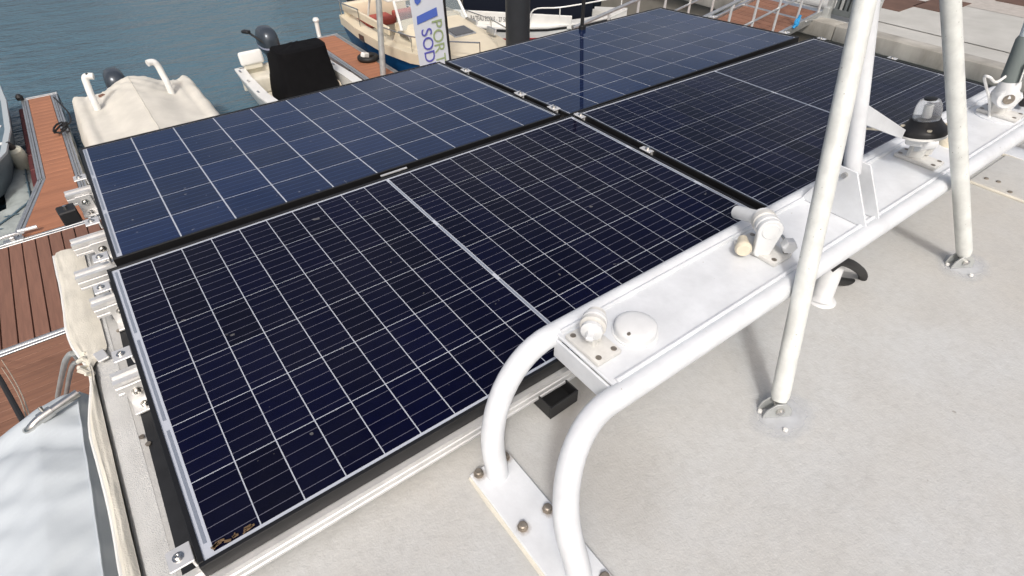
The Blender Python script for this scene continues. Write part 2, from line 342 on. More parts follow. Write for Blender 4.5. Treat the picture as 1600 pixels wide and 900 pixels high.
# ================================================================ water
def water_mat():
    M = mat('water', (0.080, 0.150, 0.195), 0.05, spec=0.5, ior=1.33)
    N = M.node_tree.nodes; L = M.node_tree.links; b = N['Principled BSDF']
    tc = N.new('ShaderNodeTexCoord')
    mp = N.new('ShaderNodeMapping'); mp.inputs['Rotation'].default_value = (0, 0, math.radians(35)); mp.inputs['Scale'].default_value = (1, 2.2, 1); L.new(tc.outputs['Object'], mp.inputs[0])
    n1 = N.new('ShaderNodeTexNoise'); n1.inputs['Scale'].default_value = 0.65; n1.inputs['Detail'].default_value = 6; n1.inputs['Roughness'].default_value = 0.55; L.new(mp.outputs[0], n1.inputs[0])
    n2 = N.new('ShaderNodeTexNoise'); n2.inputs['Scale'].default_value = 4.5; n2.inputs['Detail'].default_value = 3; L.new(mp.outputs[0], n2.inputs[0])
    a = N.new('ShaderNodeMath'); a.operation = 'MULTIPLY_ADD'; a.inputs[1].default_value = 0.22; L.new(n2.outputs['Fac'], a.inputs[0]); L.new(n1.outputs['Fac'], a.inputs[2])
    bp = N.new('ShaderNodeBump'); bp.inputs['Strength'].default_value = 1.0; bp.inputs['Distance'].default_value = 0.30; L.new(a.outputs[0], bp.inputs['Height']); L.new(bp.outputs[0], b.inputs['Normal'])
    return M
wat = MB().grid(lambda u, v: Vector((-400 + 900 * u, -300 + 900 * v, 0)), 2, 2).build('water', water_mat(), smooth=False)
wat['kind'] = 'structure'
# ================================================================ quay
QX, QZ = 11.3, 1.2
q = MB().box((QX + 150.15, 100, QZ / 2 - 2), (300, 400, QZ + 4 - .02)).build('quay', concrete, smooth=False); q['kind'] = 'structure'
MB().grid(lambda u, v: Vector((QX + .9 + 2.3 * u, -60 + 160 * v, QZ + .004)), 1, 1).build('paving_strip', concrete, q, smooth=False)
MB().grid(lambda u, v: Vector((QX + 3.2 + 120 * u, -60 + 160 * v, QZ + .008)), 1, 1).build('paving', paving_m, q, smooth=False)
kb = MB().box((0, 0, 0), (0.34, 1.985, 0.26), bevel=.02, seg=2).build('kerb_stone', kerb_m, q)
for i in range(-8, 16):
    o = kb if i == -8 else kb.copy()
    if i != -8: C.objects.link(o)
    o.location = (QX + .10 + .012 * ((i * 37) % 3), 2.0 * i + .7, QZ - .110 + .003 * (i % 2))
MB().box((QX + .13, 10, QZ - 1.70), (.12, 60, 2.9)).build('quay_wall', wall_m, q, smooth=False)
for a, b in (((1385, 0), (1420, 10)), ((1445, 3), (1500, 12)), ((1330, -40), (1372, -20)), ((1560, -8), (1640, 6))):
    p0, p1 = at(*a, QZ + .012), at(*b, QZ + .012)
    MB().box(((p0.x + p1.x) / 2, (p0.y + p1.y) / 2, QZ + .010), (1.1, .62, .012), bevel=.003).build('brown_paving_slab', brown_paving, q)
# ================================================================ pontoons
def pontoon_part(root, x0, x1, y0, y1, along, material, pitch, edges, gap=.006, name='plank'):
    me = None; n = int(round(((x1 - x0) if along == 'Y' else (y1 - y0)) / pitch))
    pw = ((x1 - x0) if along == 'Y' else (y1 - y0)) / n
    for i in range(n):
        if me is None:
            s = (pw - gap, y1 - y0, .03) if along == 'Y' else (x1 - x0, pw - gap, .03)
            o = MB().box((0, 0, 0), s, bevel=.003).build(name, material, root, local=True); me = o.data
        else: o = link(name, me, root)
        c = Vector((x0 + pw * (i + .5), (y0 + y1) / 2, .485)) if along == 'Y' else Vector(((x0 + x1) / 2, y0 + pw * (i + .5), .485))
        o.location = c - Vector(root.location) + Vector((0, 0, random.uniform(-.0015, .0015)))
    for e in edges: alu_edge(root, *e)
def alu_edge(root, p, q_, out):
    """grooved aluminium edge profile from p to q_, the side 'out' pointing away from the planks"""
    p, q_, out = Vector((*p, 0)), Vector((*q_, 0)), Vector((*out, 0))
    d = (q_ - p); L = d.length; ang = math.atan2(d.y, d.x); mid = (p + q_) / 2; b = MB()
    for off, wd, z in ((.018, .034, .500), (.052, .022, .508), (.082, .030, .500)):
        c = mid + out * off; b.box((c.x, c.y, z - .05), (L, wd, .10), rot=(0, 0, ang), bevel=.004)
    c = mid + out * .05; b.box((c.x, c.y, .38), (L, .094, .18), rot=(0, 0, ang))
    b.build('edge_rail', alu_dull, root)
wk = thing('walkway', 'long floating walkway of brown planks with grooved aluminium edges beside the moored boats', 'walkway', (-4, 5.1, 0))
pontoon_part(wk, -4.0, 10.6, 4.16, 6.06, 'Y', plank_brown, .1304, [((-4, 6.065), (10.6, 6.065), (0, 1)), ((-4, 4.155), (10.6, 4.155), (0, -1))], gap=.011)
MB().box((3.3, 5.1, .10), (14.5, 1.8, .62)).build('float', float_m, wk)
MB().box((3.3, 5.1, .46), (14.5, 1.85, .012)).build('under_deck', rubber, wk)
bm_ = MB()
c0 = at(18, 371, .55)
bm_.box((c0.x, c0.y, .505), (.20, .10, .02), bevel=.006).box((c0.x, c0.y, .535), (.05, .05, .05), bevel=.008)
bm_.tube([c0 + Vector((-.13, 0, .015)), c0 + Vector((-.05, 0, .03)), c0 + Vector((.05, 0, .03)), c0 + Vector((.13, 0, .015))], [.012, .02, .02, .012])
cl = bm_.build('mooring_cleat', alu_dull); tag(cl, 'grey metal mooring cleat on the aluminium edge of the walkway', 'cleat')
# lying pole on the walkway edge
p0, p1 = at(28, 362, .56), at(58, 354, .56)
tag(MB().tube([p0, (p0 + p1) / 2, p1], .022).build('boat_hook', alu), 'short silver pole lying along the walkway edge by the cleat', 'pole')
# slim finger with the diagonal corner
fg = thing('finger_pontoon', 'narrow orange-brown finger pontoon with diagonal aluminium corner beside the beige covered boat', 'pontoon', (-.75, 8.6, 0))
pontoon_part(fg, -.90, -.58, 7.62, 10.95, 'X', plank_orange, .145, [((-.905, 7.6), (-.905, 10.95), (-1, 0)), ((-.575, 6.18), (-.575, 10.95), (1, 0)), ((-1.0, 10.955), (-.47, 10.955), (0, 1))], gap=.003)
for i in range(10):           # tapering boards of the gusset
    ya, yb = 6.18 + .144 * i, 6.18 + .144 * (i + 1) - .003
    fx = lambda y: -1.26 + (y - 6.18) / (7.62 - 6.18) * .36
    MB().prism([(fx(ya), ya), (-.58, ya), (-.58, yb), (fx(yb), yb)], .47, .50).build('plank', plank_orange, fg, smooth=False)
alu_edge(fg, (-1.265, 6.18), (-.905, 7.62), Vector((-1.44, .36)).normalized())
MB().box((-.74, 8.5, .16), (.40, 4.7, .54)).build('float', float_m, fg)
b = MB()
for i in range(6): b.box((-1.045, 7.9 + .52 * i, .36), (.07, .50, .16), bevel=.015)
b.build('rubbing_strip', redrub, fg)
tag(MB().lathe([(.0, 0), (.05, .01), (.055, .06), (.03, .10), (0, .11)], (-1.0, 10.98, .50)).build('corner_bumper', rubber), 'small black corner bumper at the far end of the narrow finger pontoon', 'bumper')
f2 = thing('finger_pontoon', 'orange-brown finger pontoon with brown side boards between the white boat and the cream boat', 'pontoon', (4.45, 8.6, 0))
pontoon_part(f2, 4.20, 4.68, 6.18, 11.05, 'X', plank_orange, .145, [((4.195, 6.18), (4.195, 11.05), (-1, 0)), ((4.685, 6.18), (4.685, 11.05), (1, 0)), ((4.1, 11.055), (4.78, 11.055), (0, 1))], gap=.003)
for i in range(3): MB().box((4.07, 6.98 + 1.63 * i, .33), (.03, 1.62, .20), bevel=.004).build('fascia_board', fascia_m, f2)
MB().box((4.44, 8.6, .10), (.56, 4.8, .5)).build('float', float_m, f2)
nf = thing('finger_pontoon', 'reddish-brown plank pontoon running past the pale fabric cover', 'pontoon', (-1.6, 2, 0))
pontoon_part(nf, -2.6, -.50, -2.5, 4.04, 'X', plank_mid, .125, [((-.495, -2.5), (-.495, 4.04), (1, 0))], gap=.005)
MB().box((-1.55, .8, .2), (2.0, 6.4, .5)).build('float', float_m, nf)
# things on the fingers
c = at(575, 89, .56)
b = MB().tube(arc((c.x, c.y, .55), (.16, 0, 0), (0, .16, 0), 0, 2 * math.pi, 20)[:-1], .05, closed=True)
tag(b.build('tyre_fender', rubber), 'black rubber ring lying on the finger pontoon beside the cream boat', 'fender')
tag(MB().box((c.x - .05, c.y + .02, .60), (.16, .10, .10), rot=(0, .3, .4), bevel=.02).build('white_bottle', gel_white), 'small white object lying in the black rubber ring', 'bottle')
b = MB(); c = at(97, 203, .54)
for k in range(5): b.tube([c + Vector((.10 * math.sin(k * 2.1 + t * 1.7), .16 * math.cos(k * 1.3 + t * 2.3), .012 * k + .01)) for t in (0, .4, .8, 1.2, 1.6)], .014, n=6)
tag(b.build('mooring_rope', rope_black), 'tangle of black mooring rope on the edge of the narrow finger pontoon', 'rope')
b = MB().tube(catmull([c + Vector((.05, 0, .05)), at(110, 190, .55), at(106, 175, .50), at(84, 152, .56)], 6), .012, n=6)
tag(b.build('mooring_line', rope_black), 'black mooring line running along the narrow finger to the water', 'rope')
c = at(492, 58, .5)
b = MB().tube([(c.x + .1, c.y, .5), (c.x + .1, c.y, .80)], .045).lathe([(.06, 0), (.07, .03), (.05, .07), (0, .08)], (c.x + .1, c.y, .80))
tag(b.build('mooring_post', gel_white), 'short white mooring post at the end of the finger pontoon', 'post')
p1, p2 = Vector((4.42, 8.2, .5)), aty(588, -60, 8.2)
tag(MB().tube([p1, p1 + (p2 - p1) * .5, p2], .052, n=16).build('galvanised_pole', galv), 'pale galvanised pole standing on the finger pontoon between boats', 'pole')
# ================================================================ our own boat: cabin below, roof on top
def rz(y): return r(-.115) if y < 0 else r(-.115) - math.tan(math.radians(3.2)) * y
rf = thing('cabin_roof', 'light grey non-skid cabin roof under the solar panels and the white arch', 'boat roof', (1.7, -1, r(-.2)))
def roof_fn(u, v):
    y = -5 + 5.9 * v; xl = -.085 + max(0, y - .42) * .9; x = xl + (3.345 - xl) * u
    return Vector((x, y, rz(y) + .0012 * ns((x, y, 0), 2.5)))
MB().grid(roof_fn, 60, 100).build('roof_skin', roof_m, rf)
def edge_fn(u, v):
    y = -5 + 5.42 * v; p = [(-.083, 0.001), (-.11, .001), (-.128, -.002), (-.138, -.012), (-.140, -.05), (-.140, -.12)]
    k = min(int(u * 5), 4); t = u * 5 - k; a, b_ = p[k], p[k + 1]
    return Vector((a[0] + (b_[0] - a[0]) * t + .002 * ns((y, 0, 1), 3), y, rz(y) + a[1] + (b_[1] - a[1]) * t))
MB().grid(edge_fn, 15, 60).build('roof_edge', edge_m, rf)
MB().box((2.97, -2.12, r(-.112)), (.70, 2.0, .010), bevel=.003).build('raised_panel', roof_m, rf)
MB().tube([(2.612, -1.115, r(-.113)), (2.613, -1.7, r(-.112)), (2.612, -3.1, r(-.113))], [.005, .007, .005], n=8).build('panel_sealant', canvas_m, rf)
for px, py in ((1560, 284), (1541, 279), (1578, 300)): MB().lathe([(.008, 0), (.007, .003), (0, .004)], at(px, py, r(-.106)), n=9).build('bolt', rusty, rf)
MB().box((1.65, -2.3, r(-.19)), (3.36, 5.3, .10)).build('roof_core', gel_white, rf)
b = MB().box((1.63, -2.3, 1.9), (3.0, 5.0, 2.6)); b.build('cabin_wall', gel_white, rf)
MB().box((1.63, -2.6, .45), (3.4, 6.4, 1.0), bevel=.2, seg=3).build('hull', gel_white, rf)
# black flat sheet below the panels
poly_s = [(-.075, -.935), (-.062, -.20), (-.055, -.02), (-.06, .3), (-.06, .42), (.05, .56), (.2, .7), (3.33, .7), (3.33, -.93)]
b = MB(); vs = [b.bm.verts.new((x, y, rz(y) + .006)) for x, y in poly_s if y < 0] ; b.bm.faces.new(vs)
vs = [b.bm.verts.new((x, y, rz(y) + .006)) for x, y in [(-.055, -.02), (-.06, .3), (-.06, .42), (.05, .56), (.2, .7), (3.33, .7), (3.33, -.02)]]; b.bm.faces.new(vs)
bs = b.build('black_sheet', black_sheet_m, smooth=False); tag(bs, 'matt black flat sheet lying on the roof beneath the solar panels', 'sheet')
for px, py in ((232, 694), (222, 683), (186, 517)):
    p = at(px, py, r(-.107)); MB().lathe([(.006, 0), (.006, .003), (.003, .004), (0, .004)], p, n=10).build('rivet', rusty, bs)
p = at(158, 556, r(-.10)); tag(MB().box(p, (.026, .042, .006), rot=(0, 0, .2), bevel=.002).build('strap_plate', alu), 'small metal strap plate beside the fold of cream canvas', 'plate')
for px, py in ((108, 335),):
    p = at(px, py, r(-.11)); b = MB().box(p, (.055, .06, .05), rot=(0, 0, .1), bevel=.004); o = b.build('black_block', black_plastic); tag(o, 'small black block under the rail end at the roof edge', 'block')
    MB().lathe([(.006, 0), (.006, .01), (0, .012)], p + Vector((0.0, 0, .025)), n=10).build('bolt', steel, o)
# ================================================================ solar panels
SHARED = {}
def shared_mesh(key, fn):
    if key not in SHARED: SHARED[key] = fn()
    return SHARED[key]
def box_mesh(name, s, material, bevel=0):
    b = MB().box((0, 0, 0), s, bevel=bevel); me = bpy.data.meshes.new(name); b.bm.to_mesh(me); b.bm.free(); me.materials.append(material); return me
def solar_panel(label, loc, rot, half, mg):
    """origin at the first cell corner (far left); mg = white margins left, right, far, near; black lip added outside"""
    t = thing('solar_panel', label, 'solar panel', loc, rot, 'four solar panels on the cabin roof')
    lip = .009; hgt = .035
    if half: cu, cv, nu, nv, gap, mt = .0812, .1605 * .997, 20, 6, .009, mono
    else: cu, cv, nu, nv, gap, mt = .1588, .1588 * .9965, 10, 6, 0, poly
    Lx, Ly = nu * cu + gap, nv * cv
    x0, x1, y1, y0 = -mg[0], Lx + mg[1], mg[2], -Ly - mg[3]
    MB().box(((x0 + x1) / 2, (y0 + y1) / 2, -.006), (x1 - x0 + .006, y1 - y0 + .006, .004)).build('backsheet', backsheet_m, t, local=True, smooth=False)
    fb = MB()
    for cx, cy, sx, sy in (((x0 + x1) / 2, y1 + lip / 2, x1 - x0 + 2 * lip, lip), ((x0 + x1) / 2, y0 - lip / 2, x1 - x0 + 2 * lip, lip), (x0 - lip / 2, (y0 + y1) / 2, lip, y1 - y0 - .0004), (x1 + lip / 2, (y0 + y1) / 2, lip, y1 - y0 - .0004)):
        fb.box((cx, cy, -hgt / 2), (sx, sy, hgt), bevel=.0008)
    fb.build('frame', frame_black, t, local=True, smooth=False)
    gw = .0026 if half else .0046
    me = shared_mesh(('cell', half), lambda: box_mesh('cell', (cu - gw, cv - gw, .0008), mt))
    for i in range(nu):
        for j in range(nv):
            o = link('cell', me, t)
            o.location = (cu * (i + .5) + (gap if half and i >= 10 else 0), -cv * (j + .5), -.0035)
    rm = shared_mesh(('rib', half), lambda: box_mesh('ribbon', (.006, 2 * cv - .03, .0005), ribbon_m))
    xs = [-mg[0] * .45, Lx + mg[1] * .45] + ([10 * cu + gap / 2] if half else [])
    for k, x in enumerate(xs):
        for j in range(3):
            o = link('ribbon', rm, t); o.location = (x, -cv * (2 * j + 1) + (.0 if k else .01), -.0036)
    return t
pA = solar_panel('near dark blue-black half-cut solar panel whose corner rests beside the curved arch leg', (0, 0, H), (0, 0, 0), True, (.017, .013, .0075, .0075))
pD = solar_panel('dark half-cut solar panel behind the white mast legs and anchor light', (1.690, -.014, r(.010)), (0, .012, -.002), True, (.009, .012, .0075, .0075))
pB = solar_panel('blue full-cell solar panel at the roof edge nearest the beige covered boat', (.018, 1.014, r(-.054)), (-.057, .004, 0), False, (.013, .011, .002, .002))
pC = solar_panel('greyish-blue full-cell solar panel reflecting the dark pole, beside the gangway', (1.664, .992, r(-.057)), (-.0535, .0, .006), False, (.008, .010, .006, .002))
b = MB()          # dry leaf bits caught in the corner of the near panel
for i in range(16):
    k_ = random.random() ** 1.6; p = at(334 + k_ * 66 + random.uniform(-2, 2), 857 - k_ * 36 + random.uniform(-7, 0), r(.001)); b.box(p, (random.uniform(.004, .014), random.uniform(.002, .005), .0012), rot=(0, 0, random.uniform(-.6, 1.4)), bevel=.0004)
o = b.build('dry_leaf_bits', leaf_m); tag(o, 'brown bits of dry leaf caught in the corner of the near panel', 'leaves'); o['kind'] = 'stuff'
# ---------------------------------------------------------------- mounting rails
def rail(label, y, x0, x1, top):
    t = thing('mounting_rail', label, 'rail', (x0, y, top), group='aluminium rails under the panels')
    prof = [(-.021, 0), (-.008, 0), (-.008, -.007), (.008, -.007), (.008, 0), (.021, 0), (.021, -.012), (.017, -.015), (.021, -.018), (.021, -.030), (.017, -.033), (.021, -.036), (.021, -.042), (-.021, -.042), (-.021, -.036), (-.017, -.033), (-.021, -.030), (-.021, -.018), (-.017, -.015), (-.021, -.012)]
    b = MB(); A = [b.bm.verts.new((x0, y + p[0], top + p[1])) for p in prof]; B = [b.bm.verts.new((x1, y + p[0], top + p[1])) for p in prof]
    b.bm.faces.new(A); b.bm.faces.new(B[::-1])
    for i in range(len(prof)): b.bm.faces.new((A[i], A[(i + 1) % len(prof)], B[(i + 1) % len(prof)], B[i]))
    b.build('profile', alu, t, smooth=False)
    return t
def btop(y): return r(-.054) - .036 + (1.014 - y) * .057       # underside of the blue panel row
RAILS = [('rail end sticking out under the blue panel, farthest from the curved arch leg', .705, -.092, 3.34, btop(.705)),
         ('rail end sticking out below the middle of the blue panel', .315, -.104, 3.34, btop(.315)),
         ('rail end at the near corner of the blue panel', .105, -.110, 3.34, btop(.105)),
         ('rail end beside the far corner of the near dark panel', -.055, -.090, 3.40, r(-.0365)),
         ('rail end half way along the side of the near dark panel', -.385, -.088, 3.40, r(-.0365)),
         ('long aluminium rail along the edge of the near dark panel above the roof', -.968, -.088, 3.40, r(-.0365))]
for n_, y, x0, x1, top in RAILS: rail(n_, y, x0, x1, top)
def screw(b, p, d=(0, 0, 1), R=.007):
    b.lathe([(R * 1.5, 0), (R * 1.5, R * .22), (R, R * .25), (R, R * .8), (R * .75, R * 1.0), (R * .45, R * 1.0), (R * .42, R * .6), (0, R * .6)], p, axis_to(d), n=12)
def foot(label, x, y, top):
    """L foot bolted to the near side of a rail"""
    t = thing('rail_foot', label, 'bracket', (x, y, rz(y)), group='angle feet under the rails')
    z0 = rz(y) + .008; yn = y - .024
    b = MB().box((x, yn - .003, (top - .010 + z0) / 2), (.046, .005, top - .010 - z0), bevel=.0008).build('upright', alu, t)
    MB().box((x, yn - .024, z0 + .003), (.046, .046, .006), bevel=.001).build('flange', alu, t)
    b = MB(); screw(b, (x, yn - .0055, top - .035), (0, -1, 0), .008); b.build('bolt', steel, t)
    b = MB(); screw(b, (x + .002, yn - .027, z0 + .006), (0, 0, 1), .008); b.build('bolt', steel, t)
foot('angle foot under the rail end farthest from the curved arch leg', -.045, .705, RAILS[0][4])
foot('angle foot under the rail below the middle of the blue panel', -.035, .315, RAILS[1][4])
foot('angle foot on the rail half way along the near dark panel', -.052, -.385, RAILS[4][4])
foot('angle foot on the rail beside the far corner of the near dark panel', -.035, -.055, RAILS[3][4])
def end_clamp(label, x, y, z, side=-1):
    t = thing('end_clamp', label, 'clamp', (x, y, z), group='end clamps on the panel edges')
    MB().box((x, y, z - .002), (.040, .042, .004), bevel=.0012).build('plate', alu, t)
    MB().box((x - side * .0165, y, z - .014), (.005, .040, .021), bevel=.001).build('web', alu, t)
    b = MB(); screw(b, (x + side * .002, y, z), (0, 0, 1), .0065); b.build('bolt', steel, t)
wl = 'end clamp on the %s'
for nm, x, y, z in ((wl % 'blue panel edge nearest the narrow finger pontoon', -.028, .745, r(-.045)), (wl % 'pontoon-side edge of the blue panel at its middle', -.028, .356, r(-.022)), (wl % 'blue panel corner touching the near dark panel', -.032, .108, r(-.008)),
                    (wl % 'near dark panel corner touching the blue panel', -.049, -.045, r(-.008)), (wl % 'canvas-side edge of the near dark panel half way along', -.048, -.345, r(-.008)), (wl % 'near dark panel corner with dry leaves', -.050, -.930, r(-.008))):
    end_clamp(nm, x, y, z)
for nm, x, y, z in (('greyish-blue panel by the gangway', 3.292, .62, r(-.030)), ('greyish-blue panel corner beside the dark panel', 3.292, .14, r(-.006)), ('dark panel corner facing the greyish-blue panel', 3.368, -.03, r(-.014)), ('dark panel in front of the quay', 3.368, -.41, r(-.014)), ('dark panel behind the antenna mount', 3.368, -.955, r(-.014))):
    end_clamp('end clamp on the quay-side edge of the ' + nm, x, y, z, 1)
def mid_clamp(label, x, y, z, wdt):
    t = thing('mid_clamp', label, 'clamp', (x, y, z), group='mid clamps between panels')
    MB().box((x, y, z + .002), (wdt, .050, .004), bevel=.001).build('plate', alu, t)
    MB().box((x, y, z - .02), (.008, .046, .036)).build('web', alu, t)
    b = MB(); screw(b, (x, y, z + .004), (0, 0, 1), .0075); b.build('bolt', steel, t)
for nm, x, y, z in (('between the two dark panels half way along their gap', 1.666, -.385, r(.004)), ('between the two dark panels where all four panels meet', 1.667, -.020, r(.004)),
                    ('between the two blue panels farthest from the arch', 1.638, .79, r(-.043)), ('between the two blue panels half way along their gap', 1.638, .345, r(-.018)), ('between the two blue panels where all four panels meet', 1.639, .115, r(-.004))):
    mid_clamp('silver mid clamp ' + nm, x, y, z, .034)
b = MB().box((.86, .036, r(-.004)), (.10, .008, .003)); tag(b.build('cable_clip', alu), 'thin silver strip in the gap between near dark panel and blue panel', 'clip')
# ================================================================ white arch
TR = .0238
YF, YN, ZT, XE = -1.003, -1.200, r(.134), 1.75
ar = thing('radar_arch', 'white tubular arch with flat plate top spanning the roof beside the panels', 'arch', (.51, -1.18, r(-.115)))
zb = r(-.107)
def arch_tube(y_top, y_base, rad):
    def half(sg):
        X = lambda x: x if sg < 0 else 2 * XE - x
        prof = [(.512, zb + (ZT - rad - zb) * k / 4) for k in range(5)] + [(.512 + rad * (1 - math.cos(math.pi / 2 * k / 14)), ZT - rad + rad * math.sin(math.pi / 2 * k / 14)) for k in range(1, 15)]
        return [Vector((X(x), y_base + (y_top - y_base) * ((z - zb) / (ZT - zb)) ** 1.3, z)) for x, z in prof]
    return half(-1) + [Vector((XE, y_top, ZT))] + half(1)[::-1]
MB().tube(arch_tube(YF, -1.075, .19), TR, n=24).build('tube', white, ar)
MB().tube(arch_tube(YN, -1.335, .168), TR, n=24).build('tube', white, ar)
x0, x1 = .704, 2 * XE - .704
pt = r(.151)
MB().box(((x0 + x1) / 2, (YF + YN) / 2, pt - .004), (x1 - x0, YF - YN - .012, .008), bevel=.002).build('top_plate', white, ar)
for y, sg in ((YF - TR * .78, 1), (YN + TR * .78, -1)):
    MB().tube([(x0 + .01, y, pt + .001), (x1 - .01, y, pt + .001)], .006, n=8).build('weld_bead', white, ar)
for x in (x0 - .003, x1 + .003): MB().box((x, (YF + YN) / 2, ZT - .016), (.006, YF - YN - .034, .052), bevel=.002).build('end_plate', white, ar)
for sg in (-1, 1):
    X = .512 if sg < 0 else 2 * XE - .512
    bp = MB().box((X, -1.215, zb - .001), (.098, .345, .010), bevel=.002).build('base_plate', white, ar)
    for dx, y in ((-.033, -1.053), (.035, -1.053), (-.028, -1.200), (.034, -1.200), (-.03, -1.365), (.034, -1.365)):
        b = MB().lathe([(.011, 0), (.011, .002), (.0085, .0025), (.0085, .010), (.006, .012), (0, .012)], (X + dx, y, zb + .004), n=8); b.build('bolt', rusty, ar)
        k_ = MB(); k_.bm.faces.new([k_.bm.verts.new((X + dx + (.017 + .004 * math.sin(a_ * 3 + y * 40)) * math.cos(a_ * .3927), y - .003 + (.019 + .004 * math.cos(a_ * 2 + dx * 90)) * math.sin(a_ * .3927), zb + .0052)) for a_ in range(16)]); k_.build('rust_stain', rust_m, ar, smooth=False)
    b = MB().tube([(X + (-.050), -1.045, zb - .006), (X - .051, -1.12, zb - .004), (X - .050, -1.22, zb - .006), (X - .051, -1.39, zb - .005)], [.004, .006, .005, .006], n=7); b.build('sealant_bead', canvas_m, ar)
# ================================================================ mast tripod
apex = CAM + ray(1458, -492) * ((1.6 - CAM.x) / ray(1458, -492).x)
F1, F2 = at(1217, 628, r(-.075)), at(1507, 399, r(-.075))
PB = aty(1331, 270, -1.10)
ms = thing('tripod_mast', 'white worn tripod mast with two hinged legs and a post on the arch', 'mast', (1.6, -1.3, r(-.115)))
LR = .0205
for Fp in (F1, F2):
    d = (apex - Fp).normalized()
    MB().tube([Fp + d * .02, Fp + d * .06] + [Fp + (apex - Fp) * t for t in (.3, .6, 1)], LR, n=24).build('leg', white_worn, ms)
    MB().lathe([(LR * .80, 0), (LR * .97, .012), (LR * .97, .030)], Fp + d * .004, axis_to(d), n=20).build('leg_end', white_worn, ms)
    g = Vector((Fp.x, Fp.y, r(-.115)))
    RZ = Euler((0, 0, math.radians(-32))).to_matrix(); ax = RZ @ Vector((0, 1, 0))
    for s in (-1, 1):
        MB().prism([(-.034, 0), (.034, 0), (.030, .024), (.012, .044), (-.012, .044), (-.030, .024)], -.002, .002, Matrix.Translation(g + ax * (s * .013) + Vector((0, 0, .003))) @ RZ.to_4x4() @ Euler((math.pi / 2, 0, 0)).to_matrix().to_4x4(), bevel=.0008).build('hinge_tab', galv, ms)
    b = MB().tube([g + Vector((0, 0, .026)) - ax * .022, g + Vector((0, 0, .026)) + ax * .022], .0055, n=10); b.lathe([(.010, 0), (.010, .005), (.006, .008), (0, .008)], g + Vector((0, 0, .026)) - ax * .0155, axis_to(-ax), n=10); b.build('hinge_pin', steel, ms)
    b = MB(); N_ = 28; vs = []
    for k in range(N_):
        a = 2 * math.pi * k / N_; R = .080 + .016 * ns((math.cos(a) * 1.5, math.sin(a) * 1.5, Fp.x))
        vs.append((g.x + .012 + R * 1.25 * math.cos(a), g.y - .012 + R * math.sin(a)))
    b.bm.faces.new([b.bm.verts.new((*q_, g.z + .0022)) for q_ in vs]); b.build('sealant_patch', patch_m, ms)
    b = MB()
    for k in range(7):
        a = k * 2.1; b.lathe([(.006, 0), (.005, .005), (0, .007)], g + Vector((.038 * math.cos(a) - .006, .038 * math.sin(a) - .012, .003)), n=7)
    b.build('sealant_blob', gel_white, ms)
_r = ray(1359, 0); PT = PB + ((CAM + _r * ((1.55 - CAM.x) / _r.x)) - PB) * 2.0
MB().tube([PB, PB + (PT - PB) * .5, PT], .0205, n=20).build('post', white, ms)
for s in (-1, 1):
    X = PB.x + s * .031
    o = MB().prism([(YF - .012, pt + .001), (YN + .004, pt + .001), (YN + .008, pt + .012), (PB.y - .024, PB.z + .022), (PB.y + .024, PB.z + .022)], X - .003, X + .003, Matrix(((0, 0, 1), (1, 0, 0), (0, 1, 0))), bevel=.0008)
    o.build('gusset', white, ms)
MB().tube([PB + Vector((-.042, 0, .006)), PB + Vector((.042, 0, .006))], .007, n=12).build('hinge_pin', steel, ms)
# ================================================================ fittings on the arch plate
def mount_base(t, c, rot, sx=.098, sy=.064, material=aged_plastic):
    R = Euler((0, 0, rot)).to_matrix()
    MB().box(c + Vector((0, 0, .006)), (sx, sy, .012), rot=R, bevel=.004, seg=2).build('base', material, t)
    for dx, dy in ((-1, -1), (-1, 1), (1, -1), (1, 1)):
        p = c + R @ Vector((dx * (sx / 2 - .012), dy * (sy / 2 - .012), .0122))
        MB().lathe([(.0062, 0), (.0062, .0005), (.0045, .0006), (0, .0003)], p, n=12).build('screw', rusty, t)
    return R
# ratchet mount without antenna, beside the round dome
c = at(926, 541, pt); c.z = pt
t = thing('antenna_mount', 'off-white ratchet antenna mount without antenna beside the round dome', 'antenna mount', c)
R = mount_base(t, c, math.radians(90))
MB().box(c + Vector((-.002, .004, .026)), (.016, .030, .036), bevel=.004).build('upright', aged_plastic, t)
ax = Vector((-.80, -.60, .05)).normalized()
pc = c + Vector((.0, .004, .062))
for k, (off, R1, th, mt_) in enumerate(((.018, .021, .012, white_plastic), (.003, .0255, .012, aged_plastic), (-.013, .0245, .012, white_plastic), (-.028, .019, .012, aged_plastic))):
    MB().lathe([(R1 * .85, 0), (R1, .002), (R1, th - .002), (R1 * .85, th)], pc + ax * off, axis_to(ax), n=22).build('ratchet_disc', mt_, t)
MB().box(pc + ax * .034, (.016, .010, .036), rot=axis_to(ax), bevel=.003).build('lever', white_plastic, t)
MB().box(pc + Vector((.010, -.004, -.030)), (.020, .018, .040), rot=(0, .1, .6), bevel=.006).build('lug', aged_plastic, t)
# dome
c = at(992, 519, pt); c.z = pt
t = thing('gps_dome', 'round white low dome on the arch plate beside the empty mount', 'gps antenna', c)
MB().lathe([(.047, 0), (.047, .003), (.044, .004)], c, n=40).build('base_ring', white_plastic, t)
MB().lathe([(.0435, .0035), (.0435, .016), (.0425, .0195), (.039, .0225), (.030, .0255), (.015, .027), (0, .0275)], c, n=40).build('cap', white_plastic, t)
MB().lathe([(.004, 0), (.004, .0015), (0, .002)], c + Vector((-.033, -.012, .0242)), Euler((-.2, -.5, 0)).to_matrix(), n=10).build('screw', rusty, t)
